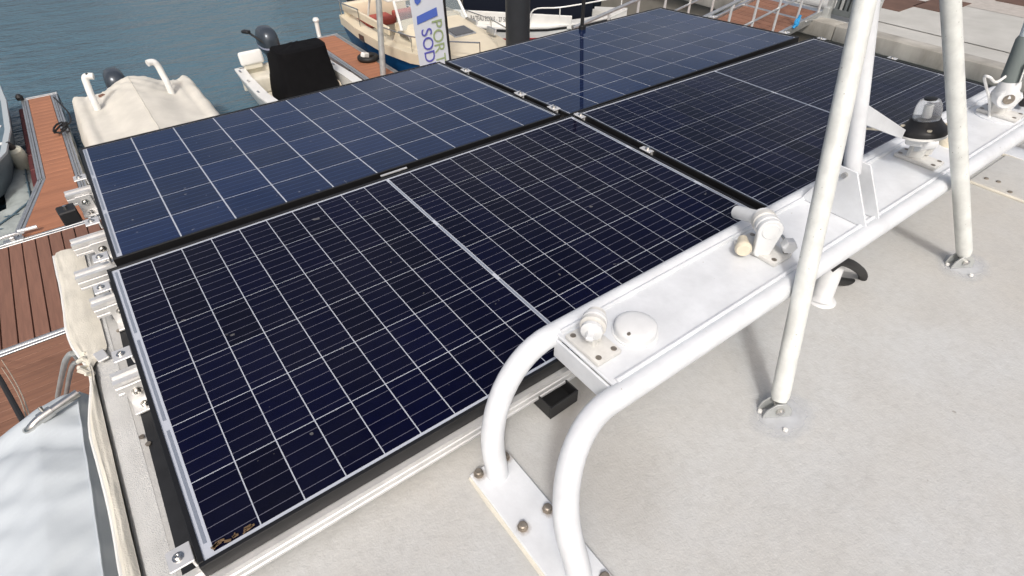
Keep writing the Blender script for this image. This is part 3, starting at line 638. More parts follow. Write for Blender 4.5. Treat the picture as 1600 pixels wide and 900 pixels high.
# big ratchet mount with stub
c = at(1190, 392, pt); c.z = pt
t = thing('antenna_mount', 'large white ratchet mount with a stub tube pointing over the panels and a cream knob', 'antenna mount', c)
mount_base(t, c, math.radians(90), .115, .068)
v = Vector((-.72, .66, .04)).normalized(); ax = Vector((-.62, -.78, .06)).normalized()
pc = c + Vector((.0, .012, .072))
for off, R1, th, mt_ in ((.030, .021, .009, white_plastic), (.002, .0285, .019, white_plastic), (-.020, .0285, .020, aged_plastic), (-.034, .024, .013, white_plastic)):
    MB().lathe([(R1 * .86, 0), (R1, .003), (R1, th - .003), (R1 * .86, th)], pc + ax * off, axis_to(ax), n=26).build('ratchet_disc', mt_, t)
MB().box(c + Vector((-.006, .0, .036)), (.022, .038, .062), rot=(0, 0, math.radians(38)), bevel=.006).build('upright', white_plastic, t)
MB().box(c + Vector((.018, .016, .036)), (.016, .036, .058), rot=(0, 0, math.radians(38)), bevel=.006).build('upright', aged_plastic, t)
egg = [(.0285 * math.cos(a_), .0285 * math.sin(a_)) for a_ in [math.pi * k / 12 - .15 for k in range(0, 15)]] + [(-.012 + .012 * math.cos(a_) , -.058 + .012 * math.sin(a_)) for a_ in (math.pi * 1.0, math.pi * 1.25, math.pi * 1.5)] + [(.012, -.070)]
xx_ = Vector((0, 0, 1)).cross(ax).normalized(); yy_ = ax.cross(xx_)
Me = Matrix(((xx_.x, yy_.x, ax.x), (xx_.y, yy_.y, ax.y), (xx_.z, yy_.z, ax.z)))
MB().prism(egg, .022, .037, Matrix.Translation(pc) @ Me.to_4x4(), bevel=.002).build('face_plate', white_plastic, t)
sb = aty(1150, 331, YF + .02); st = pc + Vector((.004, .006, .006))
MB().tube([st, st + (sb - st) * .5, sb - (sb - st).normalized() * .004, sb], [.0165, .0165, .0165, .013], n=20).build('stub_tube', white_plastic, t)
p = c + Vector((.022, -.040, .038)); MB().lathe([(.015, 0), (.0175, .004), (.0175, .022), (.013, .027), (0, .027)], p, axis_to(ax), n=6).build('hex_knob', white_plastic, t)
MB().tube([p - ax * .03, p], .004, n=8).build('bolt', steel, t)
p = at(1161, 383, pt + .026); MB().lathe([(.011, -.026), (.015, 0), (.019, .010), (.019, .017), (.015, .023), (0, .024)], p, axis_to(Vector((-.75, -.60, .0))), n=20).build('cream_knob', cream_plastic, t)
# anchor light on its mount
c = at(1434, 251, pt); c.z = pt
t = thing('anchor_light', 'anchor light with frosted lens and black body on a tilting white mount', 'lamp', c)
mount_base(t, c, math.radians(90), .118, .062)
MB().box(c + Vector((-.008, .012, .048)), (.020, .044, .084), rot=(0, .12, .5), bevel=.006).build('upright', aged_plastic, t)
MB().box(c + Vector((.022, -.004, .048)), (.020, .030, .076), rot=(0, -.1, .5), bevel=.008).build('lever', aged_plastic, t)
MB().lathe([(.018, -.03), (.018, .03)], c + Vector((.004, .004, .050)), axis_to((1, -.4, 0)), n=16).build('pivot', white_plastic, t)
Lc = at(1442, 207, pt + .112); tilt = Euler((-.19, -.05, 0)).to_matrix()
MB().box(Lc + Vector((0, 0, -.018)), (.070, .046, .024), rot=tilt, bevel=.004).build('saddle', white_plastic, t)
LS = .80
tl = tilt @ Matrix.Scale(LS, 3)
MB().lathe([(.070, -.008), (.0745, -.006), (.0745, .000), (.072, .002)], Lc, tl, n=36).build('white_disc', gel_white, t)
bd = MB().lathe([(.073, .002), (.0735, .015), (.070, .021), (.058, .030), (.048, .042), (.044, .050)], Lc, tl, n=40).build('body', black_plastic, t)
for a in (-2.5, -1.0, .6, 2.2):
    MB().lathe([(.006, 0), (.006, .003), (0, .004)], Lc + tl @ Vector((.064 * math.cos(a), .064 * math.sin(a), .0262)), tilt, n=10).build('screw', cream_plastic, bd)
MB().lathe([(.040, .050), (.041, .060), (.040, .080), (.036, .100), (.029, .112), (.020, .115), (.0, .115)], Lc, tl, n=32).build('lens', lens_m, t)
MB().lathe([(.019, .113), (.020, .119), (.014, .121), (0, .121)], Lc, tl, n=20).build('lens_cap', black_plastic, t)
MB().lathe([(.012, .055), (.012, .095), (0, .097)], Lc, tl, n=14).build('bulb', gel_white, t)
# arm from the post towards the light, with its wire
fr = (1.0 - .25)
kk = .215; pj = PB + (PT - PB) * kk
ae = Lc + Vector((-.066, .040, .014)); d = (ae - pj); d.normalize(); side = d.cross(Vector((0, 0, 1))).normalized()
b = MB()
def armv(p, hw, zt, zb_): return [p + side * hw + Vector((0, 0, zt)), p - side * hw + Vector((0, 0, zt)), p - side * hw + Vector((0, 0, zb_)), p + side * hw + Vector((0, 0, zb_))]
A = [b.bm.verts.new(q_) for q_ in armv(pj + d * .010, .018, .008, -.036)]; B = [b.bm.verts.new(q_) for q_ in armv(ae, .018, .004, -.022)]
for i in range(4): b.bm.faces.new((A[i], A[(i + 1) % 4], B[(i + 1) % 4], B[i]))
b.bm.faces.new(A[::-1]); b.bm.faces.new(B); b.build('bracket_arm', white, ms, smooth=False)
wp = [PB + (PT - PB) * .14 + Vector((.018, 0, 0)), at(1375, 203, Lc.z - .07), at(1398, 209, Lc.z - .055), at(1412, 214, Lc.z - .045)]
tag(MB().tube(catmull(wp), .0035, n=8).build('lamp_wire', cream_plastic), 'cream wire from the mast post to the anchor light', 'wire')
p = at(1481, 226, pt); p.z = pt
tag(MB().lathe([(.026, 0), (.026, .010), (.023, .017), (0, .019)], p, n=24).build('deck_plug', cream_plastic), 'round cream plug on the arch plate behind the mast leg', 'plug')
# whip antenna on the far end
c = at(1560, 181, pt); c.z = pt
t = thing('whip_antenna', 'whip antenna on a white ratchet mount with grey base sleeve', 'antenna', c)
MB().lathe([(.070, 0), (.070, .004), (.066, .006), (0, .006)], c + Vector((0, .0, -.001)), n=36).build('pad', white, t)
mount_base(t, c + Vector((0, 0, .005)), math.radians(90), .12, .075)
b0 = at(1571, 150, pt + .080); up = Vector((-.05, .16, 1)).normalized()
MB().box(c + Vector((-.012, .010, .045)), (.022, .050, .080), rot=(0, .15, .5), bevel=.006).build('upright', aged_plastic, t)
MB().box(c + Vector((.022, -.008, .045)), (.026, .034, .070), rot=(.2, -.2, .5), bevel=.008).build('lever', white_plastic, t)
hx = Vector((-.75, -.62, 0)).normalized()
MB().lathe([(.030, -.028), (.034, -.024), (.034, .020), (.030, .026)], b0, axis_to(hx), n=22).build('swivel', white_plastic, t)
MB().lathe([(.016, 0), (.016, .004), (0, .003)], b0 + hx * .026, axis_to(hx), n=16).build('bolt', rusty, t)
MB().lathe([(.030, .0), (.032, .03), (.028, .05)], b0, axis_to(up), n=20).build('socket', white_plastic, t)
MB().lathe([(.0275, .03), (.0285, .06), (.026, .12), (.024, .175), (.019, .185)], b0, axis_to(up), n=20).build('sleeve', grey_green, t)
MB().box(b0 + up * .085 + hx * .026 + Vector((.004, -.012, 0)), (.020, .004, .060), rot=axis_to(up), bevel=.001).build('sticker', gel_white, t)
MB().tube([b0 + up * .18, b0 + up * .6, b0 + up * 1.6], [.018, .014, .008], n=14).build('whip', antenna_m, t)
p = c + Vector((.10, -.025, .030)); MB().tube([p, p + Vector((.14, .03, .008))], .016, n=14).build('handle', black_plastic, t)
wp = [b0 + up * .085 - hx * .0, at(1558, 128, pt + .13), at(1547, 121, pt + .155), at(1538, 120, pt + .15), at(1541, 136, pt + .10), at(1546, 155, pt + .06), at(1546, 172, pt + .02), at(1545, 187, pt)]
tag(MB().tube(catmull(wp, 7), .0042, n=8).build('antenna_cable', white_cable), 'white cable looping from the whip antenna into the arch plate', 'cable')
# pipe stub and hose below the arch
c = at(1283, 468, r(-.115))
t = thing('cable_stub', 'white tapered cable stub standing on the roof under the arch', 'pipe', c)
lean = (aty(1302, 412, c.y + .02) - c).normalized()
MB().lathe([(.036, 0), (.030, .006), (.027, .012), (.030, .10), (.033, .24)], c, axis_to(lean), n=24).build('pipe', white_plastic, t)
MB().lathe([(.040, 0), (.037, .004), (.030, .007)], c, n=24).build('sealant_ring', white_plastic, t)
wp = [aty(1296, 420, c.y + .0), aty(1313, 409, c.y - .01), aty(1330, 413, c.y - .02), aty(1345, 424, c.y - .02), aty(1348, 434, c.y - .02), aty(1336, 441, c.y - .01), aty(1318, 440, c.y), aty(1300, 436, c.y + .01)]
tag(MB().tube(catmull(wp, 8), .0125, n=12).build('black_hose', rubber), 'black hose looping out beside the cable stub under the arch', 'hose')
# open black box
pa, pb_, pc_ = at(860, 656, r(-.110)), at(826, 617, r(-.110)), at(894, 632, r(-.110))
u = (pc_ - pa); v = (pb_ - pa); u.z = v.z = 0; ul, vl = u.length, .15; un = Vector((1, .04, 0)).normalized(); vn = Vector((-.04, 1, 0))
t = thing('black_box', 'open black plastic box on the roof at the edge of the near panel', 'box', pa)
Rb = Matrix(((un.x, vn.x, 0), (un.y, vn.y, 0), (0, 0, 1)))
wd, dp, ht = .085, .16, .040
MB().box(pa + Rb @ Vector((wd / 2, dp / 2, .003)), (wd - .008, dp - .008, .004), rot=Rb).build('bottom', black_plastic, t)
for cx, cy, sx, sy in ((wd / 2, .002, wd, .004), (wd / 2, dp - .002, wd, .004), (.002, dp / 2, .004, dp - .009), (wd - .002, dp / 2, .004, dp - .009)):
    MB().box(pa + Rb @ Vector((cx, cy, ht / 2 + .001)), (sx, sy, ht), rot=Rb, bevel=.0008).build('side', black_plastic, t)
# dark pole behind the panels
p = at(909, 46, r(-.06)); p.z = r(-.16)
fs = thing('flag_staff', 'thin black pole standing behind the greyish-blue panel', 'pole', p)
MB().tube([p, p + Vector((0, 0, .4)), p + Vector((0, 0, .85))], .011, n=12).build('staff', black_plastic, fs)
MB().box(p + Vector((0, -.004, .10)), (.034, .030, .050), bevel=.004).build('clamp', black_plastic, fs)
# ================================================================ canvas edge on the left of the roof
def canvas(u, v):
    """v along the boat, u across: from the roof edge over a piped hem and down the side"""
    y = -2.2 + 2.62 * v
    inn = -.136
    if y > -.22: inn = -.136 + .042 * min(1, (y + .22) / .05) * (1 - max(0, min(1, (y - .42) / .25)))
    out = -.170 + .012 * min(1, max(0, (-.3 - y) / .3)) + .010 * ns((y * 3, 0, 3)) + (.030 * math.exp(-((y + .25) / .12) ** 2))
    z = rz(y) + .004
    prof = [(inn, .003), (inn - (inn - out) * .4, .010), (inn - (inn - out) * .75, .012), (out + .006, .010), (out - .002, .002), (out - .004, -.02), (out + .004, -.10), (out + .02, -.30)]
    k = min(int(u * 7), 6); tt = u * 7 - k; a, b_ = prof[k], prof[k + 1]
    wr = .007 * ns((y * 9, u * 3, 1)) + .004 * ns((y * 22, u * 8, 5))
    return Vector((a[0] + (b_[0] - a[0]) * tt, y, z + a[1] + (b_[1] - a[1]) * tt + wr * (0.3 + u)))
t = thing('canvas_edge', 'cream canvas awning edge with piping along the roof side', 'canvas', (-.16, -.5, r(-.12)))
MB().grid(canvas, 42, 150).build('fabric', canvas_m, t)
MB().tube([canvas(.60, k / 60) + Vector((-.002, 0, .002)) for k in range(61)], .0042, n=8).build('piping', gel_white, t)
def knot(k): return Vector((-.150 + .012 * math.sin(k * 2.3), -.205 + .016 * k - .05, rz(-.2) + .010 + .010 * math.cos(k * 3.1)))
for k in range(3): MB().tube([knot(k * 1.7 + s * .6) for s in range(5)], [.004, .007, .006, .008, .004], n=9).build('gathered_fold', canvas_m, t)
# pale cover below
def cover(u, v):
    """v along the boat (0 far end), u across from the roof side (0) over the ridge and away"""
    rx = -.375 - .06 * v                                   # ridge line
    prof = [(.17, -.95), (.14, -.50), (.085, -.17), (.025, -.02), (-.10, -.005), (-.30, -.05), (-.62, -.17), (-.90, -.36), (-1.02, -.75), (-1.04, -1.0)]
    k = min(int(u * 9), 8); tt = u * 9 - k; a, b_ = prof[k], prof[k + 1]
    px, pz = a[0] + (b_[0] - a[0]) * tt, a[1] + (b_[1] - a[1]) * tt
    e_ = min(1, v / .11); rnd = math.sqrt(max(0, 1 - (1 - e_) ** 2))
    y = .66 - 2.4 * v - .42 * abs(px + .03) * max(0, 1 - v * 3)
    z = 2.72 + pz * (1 if v > .11 else .25 + .75 * rnd) - (1 - rnd) * .55
    x = rx + px * (.8 + .2 * rnd)
    cr_ = math.sin((y * 1.0 + x * .55) * 62 + 5 * ns((x * 1.6, y * 2.2, 3))); f = .008 * max(0, cr_) ** 2 * max(0, .35 + ns((x * 2.6, y * 2.6, 11))) + .022 * ns((x * 2.2, y * 6 + x * 4, 0)) + .013 * ns((x * 5, y * 13 - x * 6, z * 3)) + .009 * math.sin(y * 38 + x * 22 + 3 * ns((x * 3, y * 3, 0))) * max(0, ns((x * 2, y * 2, 7)) + .3)
    return Vector((x + f * .5, y, z + f))
pc = MB().grid(cover, 110, 130).build('fabric_cover', paleblue_m)
tag(pc, 'pale bluish-white wrinkled fabric cover beside the roof edge', 'cover')
MB().tube([cover(.335, k / 80) + Vector((0, 0, .002)) for k in range(6, 81)], .0035, n=6).build('seam', paleblue_m, pc)
b0, b1 = at(45, 668, 2.72), at(122, 614, 2.74)
wp = [Vector((b0.x - .02, b0.y + .03, 1.6)), Vector((b0.x - .02, b0.y + .03, 2.55)), at(40, 678, 2.66), b0 + Vector((.0, .0, -.01)), at(62, 655, 2.73), at(90, 636, 2.735), b1]
hr = thing('stainless_rail', 'bent stainless steel handrail beyond the pale fabric cover', 'handrail', wp[0])
MB().tube(catmull(wp, 8), .0165, n=16).build('tube', steel, hr)
p = at(72, 648, 2.735); dd = (b1 - b0).normalized(); MB().lathe([(.0205, -.022), (.0205, .022)], p, axis_to(dd), n=16).build('collar', steel, hr)
MB().tube([p + Vector((0, 0, .012)), p + Vector((-.004, .012, .034))], .006, n=8).build('eye', steel, hr)
for (pl, rad_, lab) in (([(90, 620), (97, 585), (103, 562), (113, 552), (122, 560)], .010, 'outer'), ([(103, 620), (108, 590), (114, 570), (121, 566)], .009, 'inner')):
    pts_ = [at(x, y, 2.35 + .008 * (620 - y)) for x, y in pl]
    tag(MB().tube(catmull(pts_, 6), rad_, n=12).build('folding_frame', galv), '%s bent grey tube of a folded frame beside the canvas edge' % lab, 'frame')
for k, (a, b_) in enumerate((((0, 560), (48, 655)), ((0, 572), (43, 657)))):
    pa_, pb2 = at(*a, .6), at(*b_, 2.7)
    pa_ = pb2 + (pa_ - pb2) * 1.15
    pts_ = [pb2 + (pa_ - pb2) * (i / 10) - Vector((0, 0, .10 * math.sin(math.pi * i / 10))) for i in range(11)]
    tag(MB().tube(pts_, .003, n=6).build('thin_line', rope_m), ('thin tan line from the stainless handrail to the pontoon, farther from the black rope', 'thin tan line from the stainless handrail to the pontoon, beside the black rope')[k], 'rope', 'thin lines from the handrail')
pa_, pb2 = at(-20, 560, .9), at(36, 658, 2.65)
tag(MB().tube([pb2, (pa_ + pb2) / 2 - Vector((0, 0, .03)), pa_], [.010, .014, .014], n=8).build('black_strap', rope_black), 'black rope hanging from the stainless handrail over the planks', 'rope')
# ================================================================ moored boats
def outboard(parent, base, s=1.0, yaw=0, tilt=0, decal=True, material=motor_m):
    """outboard engine: cowl, leg and clamp; base is the top of the transom"""
    M = Matrix.Translation(Vector(base)) @ Euler((tilt, 0, yaw)).to_matrix().to_4x4() @ Matrix.Scale(s, 4)
    def P(prof, z_off=0):
        b = MB(); rings = []
        for z, hx_, y0_, y1_ in prof:
            ring = []
            for k in range(20):
                a = 2 * math.pi * k / 20; cx = math.copysign(abs(math.cos(a)) ** .7, math.cos(a)); cy = math.copysign(abs(math.sin(a)) ** .7, math.sin(a))
                ring.append(b.bm.verts.new(M @ Vector((hx_ * cx, (y0_ + y1_) / 2 + (y1_ - y0_) / 2 * cy, z))))
            rings.append(ring)
        for A_, B_ in zip(rings, rings[1:]):
            for k in range(20): b.bm.faces.new((A_[k], A_[(k + 1) % 20], B_[(k + 1) % 20], B_[k]))
        b.bm.faces.new(rings[0][::-1]); b.bm.faces.new(rings[-1]); return b
    cw = P([(.10, .13, .02, .46), (.16, .17, -.06, .54), (.30, .19, -.09, .58), (.42, .185, -.08, .56), (.52, .16, -.04, .50), (.58, .11, .05, .42), (.60, .05, .12, .32)]).build('cowl', material, parent)
    P([(-.75, .03, .10, .34), (-.25, .06, .10, .36), (.10, .10, .08, .40)]).build('engine_leg', material, parent)
    P([(-.18, .09, -.08, .08), (.06, .10, -.08, .10)]).build('clamp', black_plastic, parent)
    if decal:
        P([(.24, .193, -.092, .583), (.27, .1935, -.093, .584)]).build('decal', decal_m, cw)
    return cw
def hull(parent, L, B, stations, name='hull', material=gel_white, transom=True, half_n=8):
    """stations: (t 0 stern..1 bow, half beam factor, sheer z, chine z, keel z), in local x across, y from stern to bow negative"""
    b = MB(); rings = []
    for t_, hb, sh, ch, ke in stations:
        y = -L * t_; w_ = B / 2 * hb
        pr_ = [(w_, sh), (w_ * .985, sh - .06), (w_ * .93, (sh + ch) / 2), (w_ * .80, ch), (w_ * .35, (ch + ke) / 2), (0, ke)]
        full = pr_ + [(-x, z) for x, z in pr_[-2::-1]]
        rings.append([b.bm.verts.new(world(parent) @ Vector((x, y, z))) for x, z in full])
    for A_, B_ in zip(rings, rings[1:]):
        for k in range(len(A_) - 1): b.bm.faces.new((A_[k], A_[k + 1], B_[k + 1], B_[k]))
    b.bm.faces.new(rings[0]); b.bm.faces.new(rings[-1][::-1])
    return b.build(name, material, parent)
def sheer_strip(parent, L, B, stations, inset, z_up, name, material, drop=.0):
    """flat gunwale running round both sides"""
    b = MB(); W = world(parent)
    for sg in (-1, 1):
        prev = None
        for t_, hb, sh, ch, ke in stations:
            w_ = B / 2 * hb; y = -L * t_
            pts_ = [Vector((sg * (w_ + .015), y, sh + z_up - .03)), Vector((sg * (w_ + .012), y, sh + z_up)), Vector((sg * max(w_ - inset, 0), y, sh + z_up)), Vector((sg * max(w_ - inset, 0), y, sh - drop))]
            cur = [b.bm.verts.new(W @ p_) for p_ in pts_]
            if prev:
                for k in range(3): b.bm.faces.new((prev[k], prev[k + 1], cur[k + 1], cur[k]))
            prev = cur
    return b.build(name, material, parent)
def inner_floor(parent, L, B, stations, inset, z, name, material):
    b = MB(); W = world(parent); prev = None
    for t_, hb, sh, ch, ke in stations:
        w_ = max(B / 2 * hb - inset, .01); y = -L * t_
        cur = [b.bm.verts.new(W @ Vector((-w_, y, z))), b.bm.verts.new(W @ Vector((w_, y, z)))]
        if prev: b.bm.faces.new((prev[0], prev[1], cur[1], cur[0]))
        prev = cur
    return b.build(name, material, parent, smooth=False)
def xf(parent, p): return world(parent) @ Vector(p)
def rect_frame(mb, parent, c, sx, sy, z, wdt):
    for dx, dy, lx, ly in ((0, sy / 2, sx, wdt), (0, -sy / 2, sx, wdt), (sx / 2, 0, wdt, sy), (-sx / 2, 0, wdt, sy)): mb.box(xf(parent, (c[0] + dx, c[1] + dy, z)), (lx, ly, .03))
# --- white open boat with black covered console
st2 = [(0, .92, .60, .10, -.10), (.15, .97, .60, .08, -.14), (.4, 1, .62, .06, -.18), (.65, .93, .67, .06, -.18), (.82, .70, .74, .12, -.12), (.93, .40, .80, .25, 0), (1, .03, .86, .45, .2)]
sL = at(364, 108, .63)
wb = thing('motor_boat', 'white open motor boat with a black covered console and grey outboard', 'boat', (sL.x + .80, sL.y, 0))
L2, B2 = 4.0, 1.66
hull(wb, L2, B2, st2)
sheer_strip(wb, L2, B2, st2, .16, .03, 'gunwale', gel_white, drop=.34)
inner_floor(wb, L2, B2, st2, .10, .26, 'deck', gel_inner)
MB().box(xf(wb, (0, -.05, .42)), (1.44, .08, .42), bevel=.02).build('transom', gel_inner, wb)
MB().box(xf(wb, (-.02, -.30, .40)), (1.26, .42, .26), bevel=.03, seg=2).build('stern_bench', gel_inner, wb)
MB().box(xf(wb, (-.46, -.12, .80)), (.42, .10, .24), rot=(-.2, 0, 0), bevel=.045, seg=3).build('seat_back', gel_white, wb)
MB().box(xf(wb, (-.46, -.13, .66)), (.34, .06, .12), bevel=.02).build('seat_hinge', gel_inner, wb)
for xx, yy in ((-.74, -.25), (-.76, -.8), (.76, -.9), (-.78, -1.4)): MB().box(xf(wb, (xx, yy, .645)), (.035, .10, .02), bevel=.006).build('cleat', steel, wb)
outboard(wb, xf(wb, (.02, .10, .58)), .95, 0)
b = MB(); b.box(xf(wb, (-.34, .24, 1.14)), (.10, .16, .05), rot=(0, 0, .5), bevel=.015); b.tube([xf(wb, (-.10, .1, .92)), xf(wb, (-.3, .22, 1.12))], .02, n=8); b.build('tiller', black_plastic, wb)
def black_cover(u, v):
    a = 2 * math.pi * u; ex = lambda q_: math.copysign(abs(q_) ** .38, q_)
    X, Y = ex(math.cos(a)), ex(math.sin(a)); s = v
    if s < .3: q_ = s / .3; k = q_; z = 1.0
    else: k = 1; z = 1 - (s - .3) / .7
    hx_, hy_ = .43 + .09 * (1 - z), .46 + .12 * (1 - z)
    zz = .28 + z * (.84 + (.10 if Y * k < .1 else -.10) * (z > .5)) + .012 * ns((X * 3, Y * 3, z * 4))
    wv = 1 + .03 * ns((a * 2.5, z * 2, 3))
    return xf(wb, (.09 + hx_ * X * k * wv, -1.12 + hy_ * Y * k * wv, zz))
MB().grid(black_cover, 48, 22, closeu=True).build('console_cover', cover_black, wb)
b = MB()
for k in range(3): b.tube(arc(xf(wb, (.58, -1.15 - .18 * k, .48)), (0, .08, 0), (0, 0, .08), 0, 2 * math.pi, 14)[:-1], .012, n=6, closed=True)
b.build('coiled_line', rope_m, wb)
tag(MB().tube([at(545, 112, .55), at(548, 124, .5)], .04, n=10).build('boat_fender', rubber), 'small dark fender between the white boat and the finger pontoon', 'fender')
# --- beige covered boat
cb = thing('covered_boat', 'boat under a beige cover with two white bent arch tubes and grey outboard', 'boat', (.60, 9.45, 0))
st1 = [(0, .95, .55, .1, -.05), (.3, 1, .55, .08, -.1), (.6, 1, .58, .08, -.1), (.85, .75, .66, .15, 0), (1, .1, .78, .4, .2)]
hull(cb, 3.2, 1.75, st1, material=grey_hull)
def beige(u, v):
    """u across from port to starboard, v from stern to bow"""
    x = -1 + 2 * u; ax_ = abs(x)
    yl = .22 - 3.3 * v
    wide = .98 * (1 - .25 * max(0, v - .7) / .3)
    ridge = .99 - .10 * v
    tubez = .80 - .02 * v
    if ax_ < .70: z = ridge + (tubez - ridge) * (ax_ / .70) ** 1.05
    elif ax_ < .88: z = tubez + .035 * math.sin((ax_ - .70) / .18 * math.pi)
    else: z = tubez - (ax_ - .88) / .12 * .46
    if v < .05: z -= (1 - v / .05) ** 2 * (.30 if ax_ > .35 else .16)
    z -= .05 * math.exp(-((ax_ - .45) / .16) ** 2) * (1 - v)
    cz = math.sin(math.atan2(v * 3.3 + .10, x - .55) * 26) * math.exp(-(v * 2.2)) + math.sin(math.atan2(v * 3.3 + .10, x + .55) * 24) * math.exp(-(v * 2.2))
    z += .014 * ns((x * 2.2, v * 3.4, 0)) + .010 * ns((x * 7, v * 5, 2)) + .007 * cz + .012 * max(0, ax_ - .5) * math.sin(v * 40 + x * 3)
    return xf(cb, (x * wide + .015 * ns((v * 8, x, 1)), yl + .03 * ns((x * 4, 0, 9)), z))
MB().grid(beige, 70, 90).build('cover', beige_m, cb)
MB().tube([beige(.5, k / 40) + Vector((0, 0, .004)) for k in range(41)], .006, n=6).build('seam', beige_m, cb)
pa_ = [aty(148, 161, 8.85), aty(142, 148, 8.90), aty(136, 132, 8.95), aty(133, 122, 8.97), aty(137, 119, 8.97), aty(146, 119, 8.95)]
MB().tube(catmull([pa_[0] + Vector((0, 0, -.25))] + pa_, 5), .048, n=14).build('arch_tube', gel_white, cb)
MB().box(aty(136, 117, 8.95), (.03, .03, .05)).build('lamp', black_plastic, cb)
pa_ = [aty(262, 131, 8.85), aty(255, 118, 8.88), aty(248, 105, 8.9), aty(242, 98, 8.9), aty(236, 97, 8.9), aty(230, 99, 8.88)]
MB().tube(catmull([pa_[0] + Vector((0, 0, -.25))] + pa_, 5), .048, n=14).build('arch_tube', gel_white, cb)
mp_ = aty(186, 138, 9.75)
outboard(cb, (mp_.x, 9.62, mp_.z - .22), .85, 0, 0)
MB().box(aty(160, 151, 9.35), (.09, .06, .07), rot=(0, 0, .4), bevel=.01).build('strap_buckle', plank_brown, cb)
# --- grey boat and tarpaulin at the left
gb = thing('grey_boat', 'blue-grey covered boat with pale rim moored beyond the narrow finger pontoon', 'boat', (-2.0, 11.85, 0))
stg = [(0, .9, .66, .2, 0), (.3, 1, .66, .15, -.05), (.6, 1, .66, .15, -.05), (.8, .90, .67, .2, 0), (.93, .62, .68, .3, .1), (.98, .34, .69, .4, .2), (1, .08, .70, .45, .25)]
Lg, Bg = 4.4, 1.7
hull(gb, Lg, Bg, stg, material=mat('pale_grey_hull', (0.16, 0.20, 0.22), 0.5, var=0.2, vscale=4))
sheer_strip(gb, Lg, Bg, stg, .06, .03, 'rub_rail', mat('pale_rim', (0.42, 0.47, 0.49), 0.5), drop=.05)
inner_floor(gb, Lg, Bg, stg, .05, .665, 'boat_cover', grey_hull)
for yy in (-.3, -1.0, -1.7, -2.4, -3.1): MB().lathe([(.035, 0), (.035, .01), (.02, .02), (0, .02)], xf(gb, (.72, yy, .665)), n=12).build('snap_fastener', gel_white, gb)
fa, fb = at(14, 226, .66), at(46, 268, .16)
d = (fb - fa).normalized(); fd = thing('boat_fender', 'cream sausage fender with dark ends hanging from the grey boat', 'fender', fa)
Lf = .62; MB().lathe([(.05, .06), (.10, .10), (.11, .16), (.11, Lf - .18), (.09, Lf - .12)], fa, axis_to(d), n=18).build('body', fender_m, fd)
MB().lathe([(.02, -.04), (.05, .03), (.055, .07)], fa, axis_to(d), n=14).build('end_cap', black_plastic, fd)
MB().lathe([(.09, Lf - .12), (.06, Lf - .04), (.02, Lf + .02), (0, Lf + .03)], fa, axis_to(d), n=14).build('end_cap', black_plastic, fd)
def tarp(u, v):
    y = 6.25 + 2.9 * v; xr = -1.10 - max(0, 7.55 - y) * .27; k_ = max(0, min(1, (y - 7.0) / .6)); xl = -3.1 + 1.62 * k_
    x = xl + (xr - xl) * u
    z = .22 + .06 * math.sin(u * math.pi) + .020 * ns((x * 2, y * 2, 0)) + .012 * ns((x * 6, y * 5, 4))
    if v > .9: z -= (v - .9) * 2.2
    return Vector((x, y, z))
tp = MB().grid(tarp, 40, 60).build('tarpaulin', tarp_m); tag(tp, 'pale grey-green tarpaulin stretched over a low boat beside the finger gusset', 'tarpaulin')
MB().tube([tarp(.78, k / 30) + Vector((0, 0, .012)) for k in range(28)], .012, n=6).build('lacing', grey_hull, tp)
for k in range(9): MB().tube([tarp(.72, .06 + k * .1) + Vector((0, 0, .014)), tarp(.84, .07 + k * .1) + Vector((0, 0, .014))], .007, n=5).build('lacing_tie', grey_hull, tp)
# --- cream cabin boat
kb_ = thing('cabin_boat', 'cream cabin boat with blue hull, red cushions and windscreen', 'boat', (5.86, 11.3, 0))
Lk, Bk = 5.0, 2.0
stk = [(0, .88, .78, .15, -.1), (.2, .97, .76, .12, -.15), (.45, 1, .78, .1, -.2), (.65, .93, .84, .12, -.2), (.82, .68, .92, .2, -.1), (.93, .38, .98, .3, 0), (1, .03, 1.04, .5, .2)]
hull(kb_, Lk, Bk, stk, material=hull_blue)
sk2 = [(t_, hb * 1.012, sh, sh - .20, sh - .26) for t_, hb, sh, ch, ke in stk]
b = MB(); W = world(kb_)
for sg in (-1, 1):
    prev = None
    for t_, hb, sh, ch, ke in stk:
        w_ = Bk / 2 * hb + .014; cur = [W @ Vector((sg * w_, -Lk * t_, sh + .02)), W @ Vector((sg * w_ * .99, -Lk * t_, sh - .16))]
        cur = [b.bm.verts.new(p_) for p_ in cur]
        if prev: b.bm.faces.new((prev[0], prev[1], cur[1], cur[0]))
        prev = cur
b.build('topside_band', gel_cream, kb_)
sheer_strip(kb_, Lk, Bk, stk, .24, .03, 'side_deck', gel_cream, drop=.30)
inner_floor(kb_, Lk, Bk, stk, .1, .42, 'cockpit_floor', gel_inner)
def trunk(u, v):
    t_ = .46 + .46 * v
    hb = 1 if t_ < .6 else max(.12, 1 - ((t_ - .6) / .38) ** 1.6 * .85)
    x = -1 + 2 * u; prof = (1 - abs(x) ** 3.4)
    topz = 1.16 - .20 * v - .02 * x * x
    basez = .80 + .16 * v
    z = basez + (topz - basez) * min(1, prof * 1.5)
    return xf(kb_, (x * .78 * hb, -Lk * t_, z))
MB().grid(trunk, 30, 22).build('cabin_top', gel_cream, kb_)
MB().box(xf(kb_, (0, -Lk * .462, .92)), (1.40, .04, .42), bevel=.01).build('cabin_bulkhead', gel_cream, kb_)
b = MB().box(xf(kb_, (.10, -3.35, 1.075)), (.46, .42, .03), rot=(.08, 0, 0), bevel=.01); hc = b.build('hatch', alu_dull, kb_)
